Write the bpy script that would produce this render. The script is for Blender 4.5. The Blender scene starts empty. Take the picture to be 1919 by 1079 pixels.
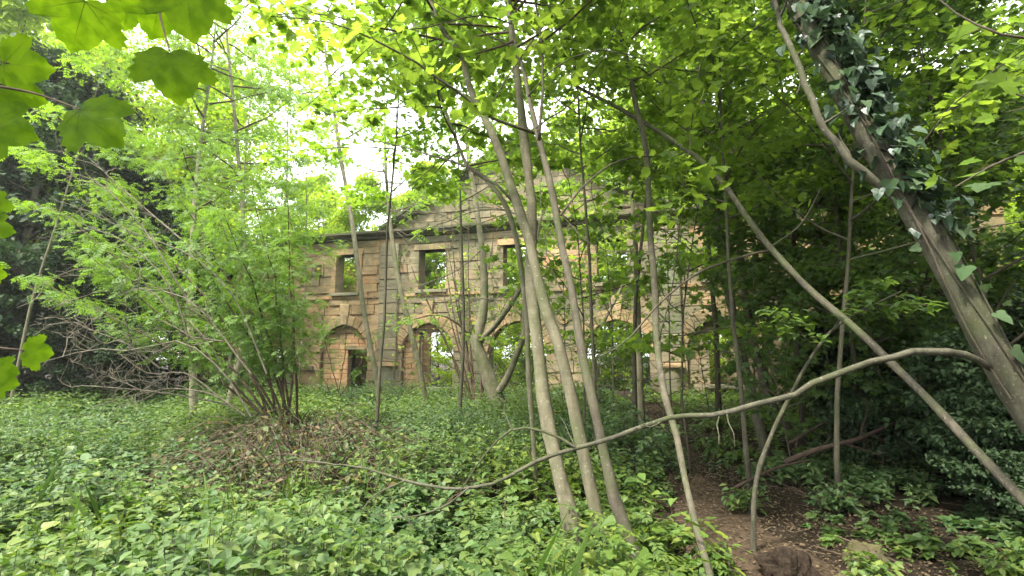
import bpy, math, random
import numpy as np
from mathutils import Vector, noise as mnoise

# ------------------------------------------------------------------ camera, sky, sun, exposure
sc = bpy.context.scene
COL = sc.collection
F, PITCH, EYE = 960.0, math.atan(130 / 960.0), 1.6
cd = bpy.data.cameras.new('camera'); cam = bpy.data.objects.new('camera', cd); COL.objects.link(cam)
cd.sensor_width = 36; cd.lens = F / 1919 * 36; cd.clip_start = .05; cd.clip_end = 1500
cam.location = (0, 0, EYE); cam.rotation_euler = (math.pi / 2 + PITCH, 0, 0)
sc.camera = cam
SUN_EL, SUN_AZ = math.radians(59), math.radians(-138)      # azimuth from +Y clockwise: from the left, a little behind the camera
w = bpy.data.worlds.new('World'); sc.world = w; w.use_nodes = True
nt = w.node_tree; nt.nodes.clear()
wo = nt.nodes.new('ShaderNodeOutputWorld'); bg = nt.nodes.new('ShaderNodeBackground')
sky = nt.nodes.new('ShaderNodeTexSky'); sky.sky_type = 'NISHITA'; sky.sun_disc = False
sky.sun_elevation = SUN_EL; sky.sun_rotation = SUN_AZ; sky.air_density = 1.0; sky.dust_density = 3.0
mx = nt.nodes.new('ShaderNodeMix'); mx.data_type = 'RGBA'; mx.inputs[0].default_value = .72
mx.inputs[7].default_value = (12.5, 12.8, 13.0, 1)         # thin bright cloud cover
nt.links.new(sky.outputs[0], mx.inputs[6]); nt.links.new(mx.outputs[2], bg.inputs[0]); nt.links.new(bg.outputs[0], wo.inputs[0])
bg.inputs[1].default_value = .13
sl = bpy.data.lights.new('sun', 'SUN'); so = bpy.data.objects.new('sun', sl); COL.objects.link(so)
sl.energy = 3.2; sl.angle = math.radians(6); sl.color = (1, .95, .84)
sd = Vector((math.sin(SUN_AZ) * math.cos(SUN_EL), math.cos(SUN_AZ) * math.cos(SUN_EL), math.sin(SUN_EL)))
so.rotation_euler = sd.to_track_quat('Z', 'Y').to_euler(); so.location = (-20, -10, 30)
sc.view_settings.view_transform = 'Standard'; sc.view_settings.look = 'None'
sc.view_settings.gamma = 1; sc.view_settings.use_curve_mapping = False
sc.view_settings.exposure = 1.8
sc.render.engine = 'CYCLES'
sc.cycles.max_bounces = 7; sc.cycles.diffuse_bounces = 5; sc.cycles.glossy_bounces = 2; sc.cycles.transmission_bounces = 4
sc.cycles.use_denoising = True; sc.cycles.use_adaptive_sampling = True; sc.cycles.adaptive_threshold = .02
sc.cycles.caustics_reflective = False; sc.cycles.caustics_refractive = False

rng = np.random.default_rng(11)
R = random.Random(5)

# ------------------------------------------------------------------ helpers
def ray(px, py):
    x, y = (px - 959.5) / F, (539.5 - py) / F
    return np.array([x, math.cos(PITCH) - y * math.sin(PITCH), math.sin(PITCH) + y * math.cos(PITCH)])
def P(px, py, Y):
    d = ray(px, py); return np.array([0, 0, EYE]) + d * (Y / d[1])
def gz(x, y):
    s = lambda a: 1 / (1 + math.exp(-max(-40, min(40, a))))
    z = .10 * mnoise.noise(Vector((x * .22, y * .22, 3))) + .04 * mnoise.noise(Vector((x * .9, y * .9, 7)))
    z += .30 * s((x - 3) * .6) * s((y - 11) * .6)
    z += .22 * s((x - 3.2) * 2) * s((4.2 - y) * 1.5)
    if y < 1.5: z *= max(0, y / 1.5)
    return z

class MB:
    """mesh builder: chunks of vertices and faces"""
    def __init__(s): s.V, s.F, s.n = [], [], 0
    def add(s, V, faces):
        s.V.append(np.asarray(V, float)); s.F.extend([[i + s.n for i in f] for f in faces]); s.n += len(V)
    def box(s, lo, hi):
        (a, b, c), (d, e, f) = lo, hi
        s.add([(a, b, c), (d, b, c), (d, e, c), (a, e, c), (a, b, f), (d, b, f), (d, e, f), (a, e, f)],
              [(0, 3, 2, 1), (4, 5, 6, 7), (0, 1, 5, 4), (1, 2, 6, 5), (2, 3, 7, 6), (3, 0, 4, 7)])
    def tube(s, pts, radii, sides=6, cap=True, knob=0.0):
        pts = np.asarray(pts, float); n = len(pts)
        radii = np.full(n, radii) if np.isscalar(radii) else np.asarray(radii, float)
        T = np.gradient(pts, axis=0); T /= np.linalg.norm(T, axis=1)[:, None] + 1e-9
        up = np.array([0, 0, 1.]) if abs(T[0][2]) < .9 else np.array([1., 0, 0])
        N = np.cross(T[0], up); N /= np.linalg.norm(N)
        ang = np.arange(sides) * 2 * math.pi / sides; V = []
        for i in range(n):
            N = N - T[i] * (N @ T[i]); N /= np.linalg.norm(N) + 1e-9
            B = np.cross(T[i], N)
            rr = radii[i] * (1 + (rng.normal(0, knob, sides) if knob else 0))
            V.append(pts[i] + (np.cos(ang) * rr)[:, None] * N + (np.sin(ang) * rr)[:, None] * B)
        V = np.concatenate(V); fs = []
        for i in range(n - 1):
            for k in range(sides):
                a, b = i * sides + k, i * sides + (k + 1) % sides
                fs.append((a, b, b + sides, a + sides))
        if cap:
            fs.append(tuple(range(sides))[::-1]); fs.append(tuple((n - 1) * sides + k for k in range(sides)))
        s.add(V, fs)
    def build(s, name, mat, parent=None, smooth=False, base=None):
        V = np.concatenate(s.V) if s.V else np.zeros((0, 3))
        if parent is not None and base is None: base = parent.get('_o', (0, 0, 0))
        if base is not None: V = V - np.array(base)
        me = bpy.data.meshes.new(name)
        cnt = np.array([len(f) for f in s.F], dtype=np.int32)
        lv = np.fromiter((i for f in s.F for i in f), dtype=np.int32)
        return raw_mesh(name, me, V, cnt, lv, mat, parent, smooth)

def raw_mesh(name, me, V, cnt, lv, mat, parent=None, smooth=False):
    me.vertices.add(len(V)); me.vertices.foreach_set('co', V.astype(np.float32).ravel())
    me.loops.add(len(lv)); me.loops.foreach_set('vertex_index', lv)
    me.polygons.add(len(cnt)); st = np.concatenate([[0], np.cumsum(cnt)[:-1]]).astype(np.int32)
    me.polygons.foreach_set('loop_start', st)
    me.polygons.foreach_set('use_smooth', np.full(len(cnt), bool(smooth)))
    me.update(calc_edges=True)
    if mat: me.materials.append(mat)
    o = bpy.data.objects.new(name, me); COL.objects.link(o)
    if parent: o.parent = parent
    return o

def tag(o, label=None, cat=None, group=None, kind=None):
    if label: o['label'] = label
    if cat: o['category'] = cat
    if group: o['group'] = group
    if kind: o['kind'] = kind
    return o
def thing(name, label, cat, base=(0, 0, 0), group=None):
    o = bpy.data.objects.new(name, None); COL.objects.link(o); o.empty_display_size = .2
    o.location = tuple(float(v) for v in base); o['_o'] = [float(v) for v in base]
    return tag(o, label, cat, group)
def copy_thing(o, loc, rz, s, label=None, group=None):
    r = o.copy(); COL.objects.link(r); r.location = loc; r.rotation_euler = (0, 0, rz); r.scale = (s, s, s)
    if label: r['label'] = label
    if group: r['group'] = group
    for ch in list(o.children):
        c = ch.copy(); COL.objects.link(c); c.parent = r
        for g in list(ch.children):
            d = g.copy(); COL.objects.link(d); d.parent = c
    return r

# leaf templates: vertices with y along the leaf, z up; faces
def tmpl_ovate(w=.3):
    V = [(0, 0, 0), (-w, .32, .05), (0, .35, -.03), (w, .32, .05), (-w * .75, .66, .02), (0, .68, -.05), (w * .75, .66, .02), (0, 1, -.14)]
    return np.array(V), [(0, 2, 1), (0, 3, 2), (1, 2, 5, 4), (2, 3, 6, 5), (4, 5, 7), (5, 6, 7)]
def tmpl_kite(w=.28):
    return np.array([(0, 0, 0), (-w, .45, .04), (0, 1, -.08), (w, .45, .04)]), [(0, 3, 2), (0, 2, 1)]
def tmpl_maple():
    pts = [(0, 0), (.16, -.06), (.34, .02), (.52, .0), (.46, .16), (.62, .30), (.70, .52), (.52, .50), (.36, .50), (.38, .68), (.22, .78), (0, 1.0)]
    P2 = pts + [(-x, y) for x, y in pts[-2:0:-1]]
    V = [(x * .95, y, .10 * abs(x) - .16 * y * y) for x, y in P2] + [(0, .3, -.03)]
    n = len(P2); c = n
    return np.array(V), [(i, (i + 1) % n, c) for i in range(n)]
def tmpl_maple_lo():
    P2 = [(0, 0), (.45, .0), (.68, .5), (.34, .5), (0, 1), (-.34, .5), (-.68, .5), (-.45, 0)]
    V = [(x * .95, y, .08 * abs(x) - .14 * y * y) for x, y in P2]
    return np.array(V), [(0, 1, 2, 3), (0, 3, 4), (0, 4, 5), (0, 5, 6, 7)]
def tmpl_ash(pairs=4, w=.085):
    V, Fc = [], []
    def leaflet(b, ang, L, dz):
        d = np.array([math.sin(ang), math.cos(ang)]); q = np.array([d[1], -d[0]]); n = len(V)
        for t, s_ in ((0, 0), (.45, -1), (1, 0), (.45, 1)):
            p = np.array(b) + d * L * t + q * s_ * L * .22
            V.append((p[0], p[1], -.18 * p[1] ** 2 - dz * t + .02 * abs(s_)))
        Fc.append((n, n + 3, n + 2)); Fc.append((n, n + 2, n + 1))
    for k in range(pairs):
        y = .22 + .6 * k / (pairs - 1)
        for sg in (-1, 1): leaflet((0, y), sg * math.radians(62 - 6 * k), .32, .05)
    leaflet((0, .8), 0, .34, .03)
    n = len(V); V += [(-.006, 0, 0), (.006, 0, 0), (.004, .82, -.12), (-.004, .82, -.12)]; Fc.append((n, n + 1, n + 2, n + 3))
    return np.array(V), Fc
def tmpl_ivy():
    h = [(0, .06), (.10, -.02), (.24, -.05), (.38, .02), (.47, .12), (.44, .24), (.36, .32), (.33, .42), (.30, .58), (.20, .74), (.10, .88)]
    P2 = h + [(0, 1)] + [(-x, y) for x, y in h[:0:-1]]; n = len(P2)
    V = [(x, y, .14 * abs(x) - .2 * (y - .3) ** 2 + .02 * math.sin(9 * x + 5 * y)) for x, y in P2] + [(0, .35, -.02)]
    return np.array(V), [(i, (i + 1) % n, n) for i in range(n)]
def tmpl_ovate_lo(w=.33):
    return np.array([(0, 0, 0), (-w, .36, .05), (0, .42, -.04), (w, .36, .05), (0, 1, -.13)]), [(0, 2, 1), (0, 3, 2), (1, 2, 4), (2, 3, 4)]
T = dict(ovate_lo=tmpl_ovate_lo(), ovate=tmpl_ovate(), nettle=tmpl_ovate(.34), kite=tmpl_kite(), far=tmpl_kite(.38), needle=tmpl_kite(.16), blade=tmpl_kite(.022), maple=tmpl_maple(), maple_lo=tmpl_maple_lo(), ash=tmpl_ash(), ivy=tmpl_ivy())

def leaves_arrays(pos, yaw, pitch, roll, size, tm):
    """place a template at every pos: yaw about z, pitch raises the tip, roll about its axis"""
    V0, Fc = tm; k = len(V0)
    cy, sy, cp, sp, cr, sr = np.cos(yaw), np.sin(yaw), np.cos(pitch), np.sin(pitch), np.cos(roll), np.sin(roll)
    yv = np.stack([-sy * cp, cy * cp, sp], 1)
    x0 = np.stack([cy, sy, np.zeros_like(cy)], 1); z0 = np.cross(x0, yv)
    xv = x0 * cr[:, None] + z0 * sr[:, None]; zv = np.cross(xv, yv)
    V = pos[:, None, :] + size[:, None, None] * (V0[None, :, 0:1] * xv[:, None] + V0[None, :, 1:2] * yv[:, None] + V0[None, :, 2:3] * zv[:, None])
    return V.reshape(-1, 3)
def leaf_mesh(name, mat, groups, parent=None, base=None):
    """groups: list of (pos, yaw, pitch, roll, size, template name)"""
    Vs, cn, lv, off = [], [], [], 0
    for pos, yaw, pitch, roll, size, tn in groups:
        if not len(pos): continue
        V = leaves_arrays(pos, yaw, pitch, roll, size, T[tn]); k = len(T[tn][0]); Fc = T[tn][1]
        c = np.array([len(f) for f in Fc], dtype=np.int32); l = np.array([i for f in Fc for i in f], dtype=np.int64)
        N = len(pos)
        Vs.append(V); cn.append(np.tile(c, N)); lv.append((l[None, :] + (np.arange(N) * k)[:, None] + off).ravel()); off += N * k
    V = np.concatenate(Vs)
    if parent is not None and base is None: base = parent.get('_o', (0, 0, 0))
    if base is not None: V = V - np.array(base)
    return raw_mesh(name, bpy.data.meshes.new(name), V, np.concatenate(cn).astype(np.int32), np.concatenate(lv).astype(np.int32), mat, parent)

# ------------------------------------------------------------------ materials
def new_mat(name):
    m = bpy.data.materials.new(name); m.use_nodes = True; nt = m.node_tree; nt.nodes.clear()
    return m, nt, (lambda t, **k: [n := nt.nodes.new(t), [setattr(n, a, b) for a, b in k.items()]][0]), nt.links.new
def ramp(N, L, src, stops):
    r = N('ShaderNodeValToRGB'); e = r.color_ramp.elements
    while len(e) < len(stops): e.new(.5)
    for i, (p, c) in enumerate(stops): e[i].position = p; e[i].color = (*c, 1)
    L(src, r.inputs[0]); return r.outputs[0]
def leafmat(name, cols, trans, mixt=.42, rough=.5, spec=.35, patch=None, patch_scale=.25):
    m, nt, N, L = new_mat(name)
    g = N('ShaderNodeNewGeometry'); oi = N('ShaderNodeObjectInfo')
    a = N('ShaderNodeMath', operation='MULTIPLY_ADD'); L(oi.outputs['Random'], a.inputs[0]); a.inputs[1].default_value = .37; L(g.outputs['Random Per Island'], a.inputs[2])
    fr = N('ShaderNodeMath', operation='FRACT'); L(a.outputs[0], fr.inputs[0])
    n = len(cols); c = ramp(N, L, fr.outputs[0], [(i / (n - 1), q) for i, q in enumerate(cols)])
    if patch:
        no = N('ShaderNodeTexNoise'); no.inputs['Scale'].default_value = patch_scale; no.inputs['Detail'].default_value = 3
        L(g.outputs['Position'], no.inputs['Vector'])
        mp = N('ShaderNodeMapRange'); mp.inputs[1].default_value = .42; mp.inputs[2].default_value = .62; L(no.outputs[0], mp.inputs[0])
        mi = N('ShaderNodeMix', data_type='RGBA', blend_type='MULTIPLY'); L(mp.outputs[0], mi.inputs[0]); L(c, mi.inputs[6]); mi.inputs[7].default_value = (*patch, 1); c = mi.outputs[2]
    hs = N('ShaderNodeMix', data_type='RGBA', blend_type='MULTIPLY'); hs.inputs[0].default_value = 1; L(c, hs.inputs[6]); hs.inputs[7].default_value = (*trans, 1)
    p = N('ShaderNodeBsdfPrincipled'); L(c, p.inputs['Base Color']); p.inputs['Roughness'].default_value = rough; p.inputs['Specular IOR Level'].default_value = spec
    t = N('ShaderNodeBsdfTranslucent'); L(hs.outputs[2], t.inputs[0])
    ms = N('ShaderNodeMixShader'); ms.inputs[0].default_value = mixt; L(p.outputs[0], ms.inputs[1]); L(t.outputs[0], ms.inputs[2])
    o = N('ShaderNodeOutputMaterial'); L(ms.outputs[0], o.inputs[0]); return m
def barkmat(name, c1, c2, lichen=None, scale=9, bump=.25, lam=.58, moss=None):
    m, nt, N, L = new_mat(name)
    tc = N('ShaderNodeTexCoord'); mp = N('ShaderNodeMapping'); mp.inputs['Scale'].default_value = (1, 1, .35); L(tc.outputs['Object'], mp.inputs[0])
    no = N('ShaderNodeTexNoise'); no.inputs['Scale'].default_value = scale; no.inputs['Detail'].default_value = 8; no.inputs['Roughness'].default_value = .65; L(mp.outputs[0], no.inputs['Vector'])
    c = ramp(N, L, no.outputs[0], [(.34, c1), (.62, c2)])
    m2 = N('ShaderNodeMapping'); m2.inputs['Scale'].default_value = (.5, .5, 5.5); L(tc.outputs['Object'], m2.inputs[0])
    nb = N('ShaderNodeTexNoise'); nb.inputs['Scale'].default_value = 3.5; nb.inputs['Detail'].default_value = 7; nb.inputs['Roughness'].default_value = .75; L(m2.outputs[0], nb.inputs['Vector'])
    rb = N('ShaderNodeMapRange'); rb.inputs[1].default_value = .5; rb.inputs[2].default_value = .7; rb.inputs[4].default_value = .7; L(nb.outputs[0], rb.inputs[0])
    mb_ = N('ShaderNodeMix', data_type='RGBA'); L(rb.outputs[0], mb_.inputs[0]); L(c, mb_.inputs[6]); mb_.inputs[7].default_value = (*[v * .9 for v in c1], 1); c = mb_.outputs[2]
    def spots(c, col, sc_, a, b):
        n2 = N('ShaderNodeTexNoise'); n2.inputs['Scale'].default_value = sc_; n2.inputs['Detail'].default_value = 6; n2.inputs['Roughness'].default_value = .7; L(tc.outputs['Object'], n2.inputs['Vector'])
        r = N('ShaderNodeMapRange'); r.inputs[1].default_value = a; r.inputs[2].default_value = b; L(n2.outputs[0], r.inputs[0])
        mi = N('ShaderNodeMix', data_type='RGBA'); L(r.outputs[0], mi.inputs[0]); L(c, mi.inputs[6]); mi.inputs[7].default_value = (*col, 1); return mi.outputs[2]
    if moss: c = spots(c, moss, 2.2, .48, .66)
    if lichen: c = spots(c, lichen, scale * 3.2, lam, lam + .07)
    p = N('ShaderNodeBsdfPrincipled'); L(c, p.inputs['Base Color']); p.inputs['Roughness'].default_value = .85; p.inputs['Specular IOR Level'].default_value = .2
    b = N('ShaderNodeBump'); b.inputs['Strength'].default_value = bump; b.inputs['Distance'].default_value = .02; L(no.outputs[0], b.inputs['Height']); L(b.outputs[0], p.inputs['Normal'])
    o = N('ShaderNodeOutputMaterial'); L(p.outputs[0], o.inputs[0]); return m
def stonemat(name, cols, stain, grain=3.0, moss=(.10, .12, .06), mossamt=.56):
    m, nt, N, L = new_mat(name)
    g = N('ShaderNodeNewGeometry'); oi = N('ShaderNodeObjectInfo'); tc = N('ShaderNodeTexCoord')
    a = N('ShaderNodeMath', operation='MULTIPLY_ADD'); L(oi.outputs['Random'], a.inputs[0]); a.inputs[1].default_value = 3.7; L(g.outputs['Random Per Island'], a.inputs[2])
    fr = N('ShaderNodeMath', operation='FRACT'); L(a.outputs[0], fr.inputs[0])
    c = ramp(N, L, fr.outputs[0], [(i / (len(cols) - 1), q) for i, q in enumerate(cols)])
    mp = N('ShaderNodeMapping'); mp.inputs['Scale'].default_value = (.6, .6, 3.2); L(g.outputs['Position'], mp.inputs[0])
    no = N('ShaderNodeTexNoise'); no.inputs['Scale'].default_value = grain; no.inputs['Detail'].default_value = 9; no.inputs['Roughness'].default_value = .7; L(mp.outputs[0], no.inputs['Vector'])
    def over(c, fac, col, bt='MIX'):
        mi = N('ShaderNodeMix', data_type='RGBA', blend_type=bt); L(fac, mi.inputs[0]); L(c, mi.inputs[6]); mi.inputs[7].default_value = (*col, 1); return mi.outputs[2]
    def mr(src, a_, b_, c_=0, d_=1):
        r = N('ShaderNodeMapRange'); r.inputs[1].default_value = a_; r.inputs[2].default_value = b_; r.inputs[3].default_value = c_; r.inputs[4].default_value = d_; L(src, r.inputs[0]); return r.outputs[0]
    c = over(c, mr(no.outputs[0], .45, .72, 0, .75), stain)
    mq = N('ShaderNodeMapping'); mq.inputs['Scale'].default_value = (.35, .35, 5.5); L(g.outputs['Position'], mq.inputs[0])
    nq = N('ShaderNodeTexNoise'); nq.inputs['Scale'].default_value = 1.6; nq.inputs['Detail'].default_value = 6; nq.inputs['Roughness'].default_value = .6; L(mq.outputs[0], nq.inputs['Vector'])
    c = over(c, mr(nq.outputs[0], .60, .66, 0, .6), tuple(v * .45 for v in stain))
    n2 = N('ShaderNodeTexNoise'); n2.inputs['Scale'].default_value = .45; n2.inputs['Detail'].default_value = 7; n2.inputs['Roughness'].default_value = .68; L(g.outputs['Position'], n2.inputs['Vector'])
    c = over(c, mr(n2.outputs[0], mossamt - .08, mossamt + .1, 0, .85), moss)
    n3 = N('ShaderNodeTexNoise'); n3.inputs['Scale'].default_value = 22; n3.inputs['Detail'].default_value = 4; L(g.outputs['Position'], n3.inputs['Vector'])
    c = over(c, mr(n3.outputs[0], .5, .75, 0, .4), (.12, .09, .06))
    p = N('ShaderNodeBsdfPrincipled'); L(c, p.inputs['Base Color']); p.inputs['Roughness'].default_value = .95; p.inputs['Specular IOR Level'].default_value = .15
    b = N('ShaderNodeBump'); b.inputs['Strength'].default_value = .5; b.inputs['Distance'].default_value = .03; L(no.outputs[0], b.inputs['Height']); L(b.outputs[0], p.inputs['Normal'])
    o = N('ShaderNodeOutputMaterial'); L(p.outputs[0], o.inputs[0]); return m

M = {}
M['lime'] = leafmat('lime_leaf', [(.10, .17, .02), (.14, .24, .025), (.17, .27, .04), (.11, .20, .03)], (2.2, 2.2, 1.0), .5)
M['canopy'] = leafmat('canopy_leaf', [(.075, .135, .026), (.11, .19, .032), (.16, .245, .042), (.09, .15, .036)], (2.4, 2.2, 1.1), .6)
M['mid'] = leafmat('mid_leaf', [(.05, .10, .028), (.075, .135, .036), (.11, .18, .045), (.06, .11, .038)], (2.1, 2.0, 1.0), .48)
M['shrub'] = leafmat('shrub_leaf', [(.09, .16, .03), (.12, .21, .04), (.15, .25, .05), (.10, .17, .05)], (1.9, 1.9, .9), .42)
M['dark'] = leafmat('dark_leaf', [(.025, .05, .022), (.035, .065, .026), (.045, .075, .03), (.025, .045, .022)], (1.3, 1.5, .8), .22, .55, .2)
M['far'] = leafmat('far_leaf', [(.14, .22, .025), (.18, .28, .03), (.23, .32, .04), (.15, .24, .04)], (2.3, 2.1, .8), .6)
M['fard'] = leafmat('far_dark_leaf', [(.04, .085, .02), (.06, .12, .025), (.09, .15, .03), (.05, .10, .03)], (2.0, 2.0, .9), .45)
M['ground'] = leafmat('undergrowth_leaf', [(.035, .075, .028), (.085, .145, .045), (.05, .10, .035), (.15, .20, .07), (.06, .12, .045), (.11, .18, .08)], (1.5, 1.7, .8), .33, .5, .4, patch=(1.5, 1.35, .55))
M['sycamore'] = leafmat('sycamore_leaf', [(.07, .145, .010), (.10, .18, .012)], (2.3, 2.1, .5), .58, .55, .2, patch=(.6, .68, .6), patch_scale=34)
M['sycvein'] = leafmat('leaf_vein', [(.10, .15, .02), (.12, .17, .02)], (1.3, 1.3, .8), .3)
M['ivy'] = leafmat('ivy_leaf', [(.022, .05, .02), (.035, .07, .028), (.05, .09, .036), (.08, .115, .06)], (1.2, 1.5, .8), .15, .75, .1)
M['ivyd'] = leafmat('old_ivy_leaf', [(.02, .04, .022), (.03, .055, .028), (.04, .075, .035), (.05, .09, .05)], (1.2, 1.4, .9), .12, .35, .6)
M['bramble'] = leafmat('bramble_leaf', [(.05, .08, .03), (.09, .14, .04), (.16, .10, .04), (.07, .11, .05)], (1.4, 1.4, .8), .3)
M['litter'] = leafmat('dead_leaf', [(.06, .042, .025), (.10, .07, .04), (.17, .125, .075), (.05, .035, .022)], (1, .9, .7), .1, .8, .2)
M['pale_bark'] = barkmat('pale_bark', (.10, .09, .058), (.20, .18, .12), (.30, .29, .22), 11, .35, .6, moss=(.09, .105, .045))
M['grey_bark'] = barkmat('grey_bark', (.06, .052, .038), (.125, .11, .078), (.2, .2, .15), 12, .4, .6, moss=(.07, .085, .035))
M['dark_bark'] = barkmat('dark_bark', (.05, .04, .03), (.11, .09, .065), (.15, .15, .11), 12, .4, .62, moss=(.06, .07, .035))
M['twig'] = barkmat('twig_bark', (.06, .04, .028), (.12, .085, .06), None, 20, .1)
M['cane'] = barkmat('cane_bark', (.06, .043, .03), (.135, .10, .072), None, 20, .1)
M['grey_twig'] = barkmat('grey_twig', (.11, .095, .07), (.23, .20, .155), None, 20, .1)
M['lichen_bark'] = barkmat('lichen_bark', (.05, .043, .033), (.11, .095, .07), (.26, .26, .21), 26, .5, .60, moss=(.10, .12, .05))
M['bough_bark'] = barkmat('bough_bark', (.045, .043, .03), (.105, .098, .068), (.22, .215, .165), 18, .5, .6, moss=(.06, .068, .03))
M['log'] = barkmat('log_bark', (.03, .022, .017), (.07, .045, .035), (.10, .12, .05), 12, .5, .6)
M['stone'] = stonemat('sandstone', [(.43, .275, .14), (.45, .30, .16), (.36, .25, .14), (.45, .325, .185), (.44, .25, .12)], (.13, .095, .055), mossamt=.49, moss=(.10, .10, .058))
M['worn_stone'] = stonemat('worn_grey_sandstone', [(.28, .225, .14), (.32, .255, .155), (.27, .22, .14), (.33, .27, .175), (.33, .225, .13)], (.12, .10, .065), mossamt=.47, moss=(.095, .10, .06))
M['infill'] = stonemat('infill_sandstone', [(.42, .24, .12), (.45, .28, .15), (.37, .20, .10), (.42, .29, .17)], (.18, .125, .075), mossamt=.56)
M['grey_stone'] = stonemat('grey_stone', [(.19, .17, .115), (.23, .195, .13)], (.13, .115, .075), moss=(.13, .15, .095), mossamt=.5)
M['dark_stone'] = stonemat('weathered_stone', [(.13, .11, .08), (.17, .14, .10), (.11, .09, .07)], (.07, .06, .045), moss=(.06, .08, .03), mossamt=.5)
M['core'] = stonemat('wall_core', [(.14, .09, .055), (.16, .11, .07)], (.07, .05, .035))
M['timber'] = barkmat('old_timber', (.09, .06, .04), (.17, .12, .08), None, 14, .4)
M['mossy_rock'] = stonemat('mossy_rock', [(.09, .075, .05), (.12, .095, .06)], (.05, .04, .028), moss=(.085, .09, .022), mossamt=.44, grain=8)
def soilmat(name, c1, c2, c3, sc_):
    m, nt, N, L = new_mat(name); g = N('ShaderNodeNewGeometry')
    no = N('ShaderNodeTexNoise'); no.inputs['Scale'].default_value = sc_; no.inputs['Detail'].default_value = 10; no.inputs['Roughness'].default_value = .72; L(g.outputs['Position'], no.inputs['Vector'])
    c = ramp(N, L, no.outputs[0], [(.3, c1), (.55, c2), (.75, c3)])
    p = N('ShaderNodeBsdfPrincipled'); L(c, p.inputs['Base Color']); p.inputs['Roughness'].default_value = .95; p.inputs['Specular IOR Level'].default_value = .1
    b = N('ShaderNodeBump'); b.inputs['Strength'].default_value = .9; b.inputs['Distance'].default_value = .04; L(no.outputs[0], b.inputs['Height']); L(b.outputs[0], p.inputs['Normal'])
    o = N('ShaderNodeOutputMaterial'); L(p.outputs[0], o.inputs[0]); return m
M['soil'] = soilmat('woodland_soil', (.014, .011, .008), (.03, .022, .015), (.06, .045, .03), 7)
M['earth'] = soilmat('dark_earth', (.02, .015, .011), (.045, .032, .023), (.085, .07, .05), 22)
M['path'] = soilmat('trodden_earth', (.035, .025, .017), (.085, .06, .04), (.17, .125, .085), 18)

# ------------------------------------------------------------------ ground and path
def build_ground():
    xs = np.concatenate([[-400, -150, -70], np.linspace(-40, 40, 170), [70, 150, 400]])
    ys = np.concatenate([[-200, -60, -20, -8], np.linspace(-4, 45, 140), [60, 90, 160, 500]])
    nx, ny = len(xs), len(ys)
    V = np.array([(x, y, gz(x, y)) for y in ys for x in xs])
    m = MB(); m.add(V, [(j * nx + i, j * nx + i + 1, (j + 1) * nx + i + 1, (j + 1) * nx + i) for j in range(ny - 1) for i in range(nx - 1)])
    tag(m.build('ground', M['soil'], smooth=True), kind='structure')
build_ground()
PATH = [(2.2, -1.5, 1.1), (2.15, 1, 1.1), (2.1, 2.4, 1.0), (1.95, 3.6, .62), (1.95, 5.0, .42), (2.35, 6.6, .38), (2.9, 8.6, .40), (3.3, 11, .5), (3.8, 14, .6), (4.2, 18, .7), (4.4, 22, .8)]
PATH_END = 7.2
def path_at(y):
    ys = [p[1] for p in PATH]
    return np.interp(y, ys, [p[0] for p in PATH]), np.interp(y, ys, [p[2] for p in PATH])
def build_path():
    m = MB(); V = []; ys = np.linspace(-1.5, PATH_END, 120); nc = 13
    for y in ys:
        cx, hw = path_at(y)
        hw *= min(1, (PATH_END + .1 - y) / 1.5); l = hw * (1 + .35 * mnoise.noise(Vector((0, y * 1.7, 0)))); r = hw * (1 + .35 * mnoise.noise(Vector((5, y * 1.7, 0))))
        if y < 4: r += 1.6 * min(1, (4 - y) / 1.2)
        for k in range(nc):
            t = k / (nc - 1); x = cx - l + (l + r) * t
            V.append((x, y, gz(x, y) + .006 + .006 * math.sin(math.pi * t)))
    m.add(V, [(j * nc + i, j * nc + i + 1, (j + 1) * nc + i + 1, (j + 1) * nc + i) for j in range(len(ys) - 1) for i in range(nc - 1)])
    tag(m.build('path', M['path'], smooth=True), kind='structure')
build_path()

# ------------------------------------------------------------------ the ruined hall
A = np.array([-5.6, 22.5]); ROT = math.atan2(19.2 - 22.5, 6.0 + 5.6)
hall = thing('ruined_hall', 'roofless sandstone hall ruin with pedimented centre, arches and empty windows', 'ruin', (A[0], A[1], 0))
hall.rotation_euler = (0, 0, ROT); hall['_o'] = [0, 0, 0]
def clip(poly, nx_, nz_, d):
    """keep the part of the polygon with nx*x + nz*z <= d"""
    out = []
    for i in range(len(poly)):
        a, b = poly[i], poly[(i + 1) % len(poly)]
        fa, fb = nx_ * a[0] + nz_ * a[1] - d, nx_ * b[0] + nz_ * b[1] - d
        if fa <= 0: out.append(a)
        if (fa < 0) != (fb < 0) and abs(fa - fb) > 1e-9:
            t = fa / (fa - fb); out.append((a[0] + (b[0] - a[0]) * t, a[1] + (b[1] - a[1]) * t))
    return out
def block(m, poly, y0, y1, bev=.013, wob=.012):
    """a stone: polygon in the wall's plane, back at y1, worn front at y0"""
    n = len(poly); c = np.mean(poly, axis=0)
    if n < 3: return
    jit = lambda: R.uniform(-wob, wob)
    V = [(x, y1, z) for x, z in poly] + [(x, y0 + bev, z) for x, z in poly]
    for x, z in poly:
        dx, dz = c[0] - x, c[1] - z; L = math.hypot(dx, dz) + 1e-6; k = min(bev * 1.3, L * .4)
        V.append((x + dx / L * k + jit() * .5, y0 + jit(), z + dz / L * k + jit() * .5))
    V.append((c[0], y0 - abs(jit()), c[1]))
    fs = []
    for i in range(n):
        j = (i + 1) % n
        fs += [(i, j, n + j, n + i), (n + i, n + j, 2 * n + j, 2 * n + i), (2 * n + i, 2 * n + j, 3 * n)]
    fs.append(tuple(range(n))[::-1])
    m.add(V, fs)
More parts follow.
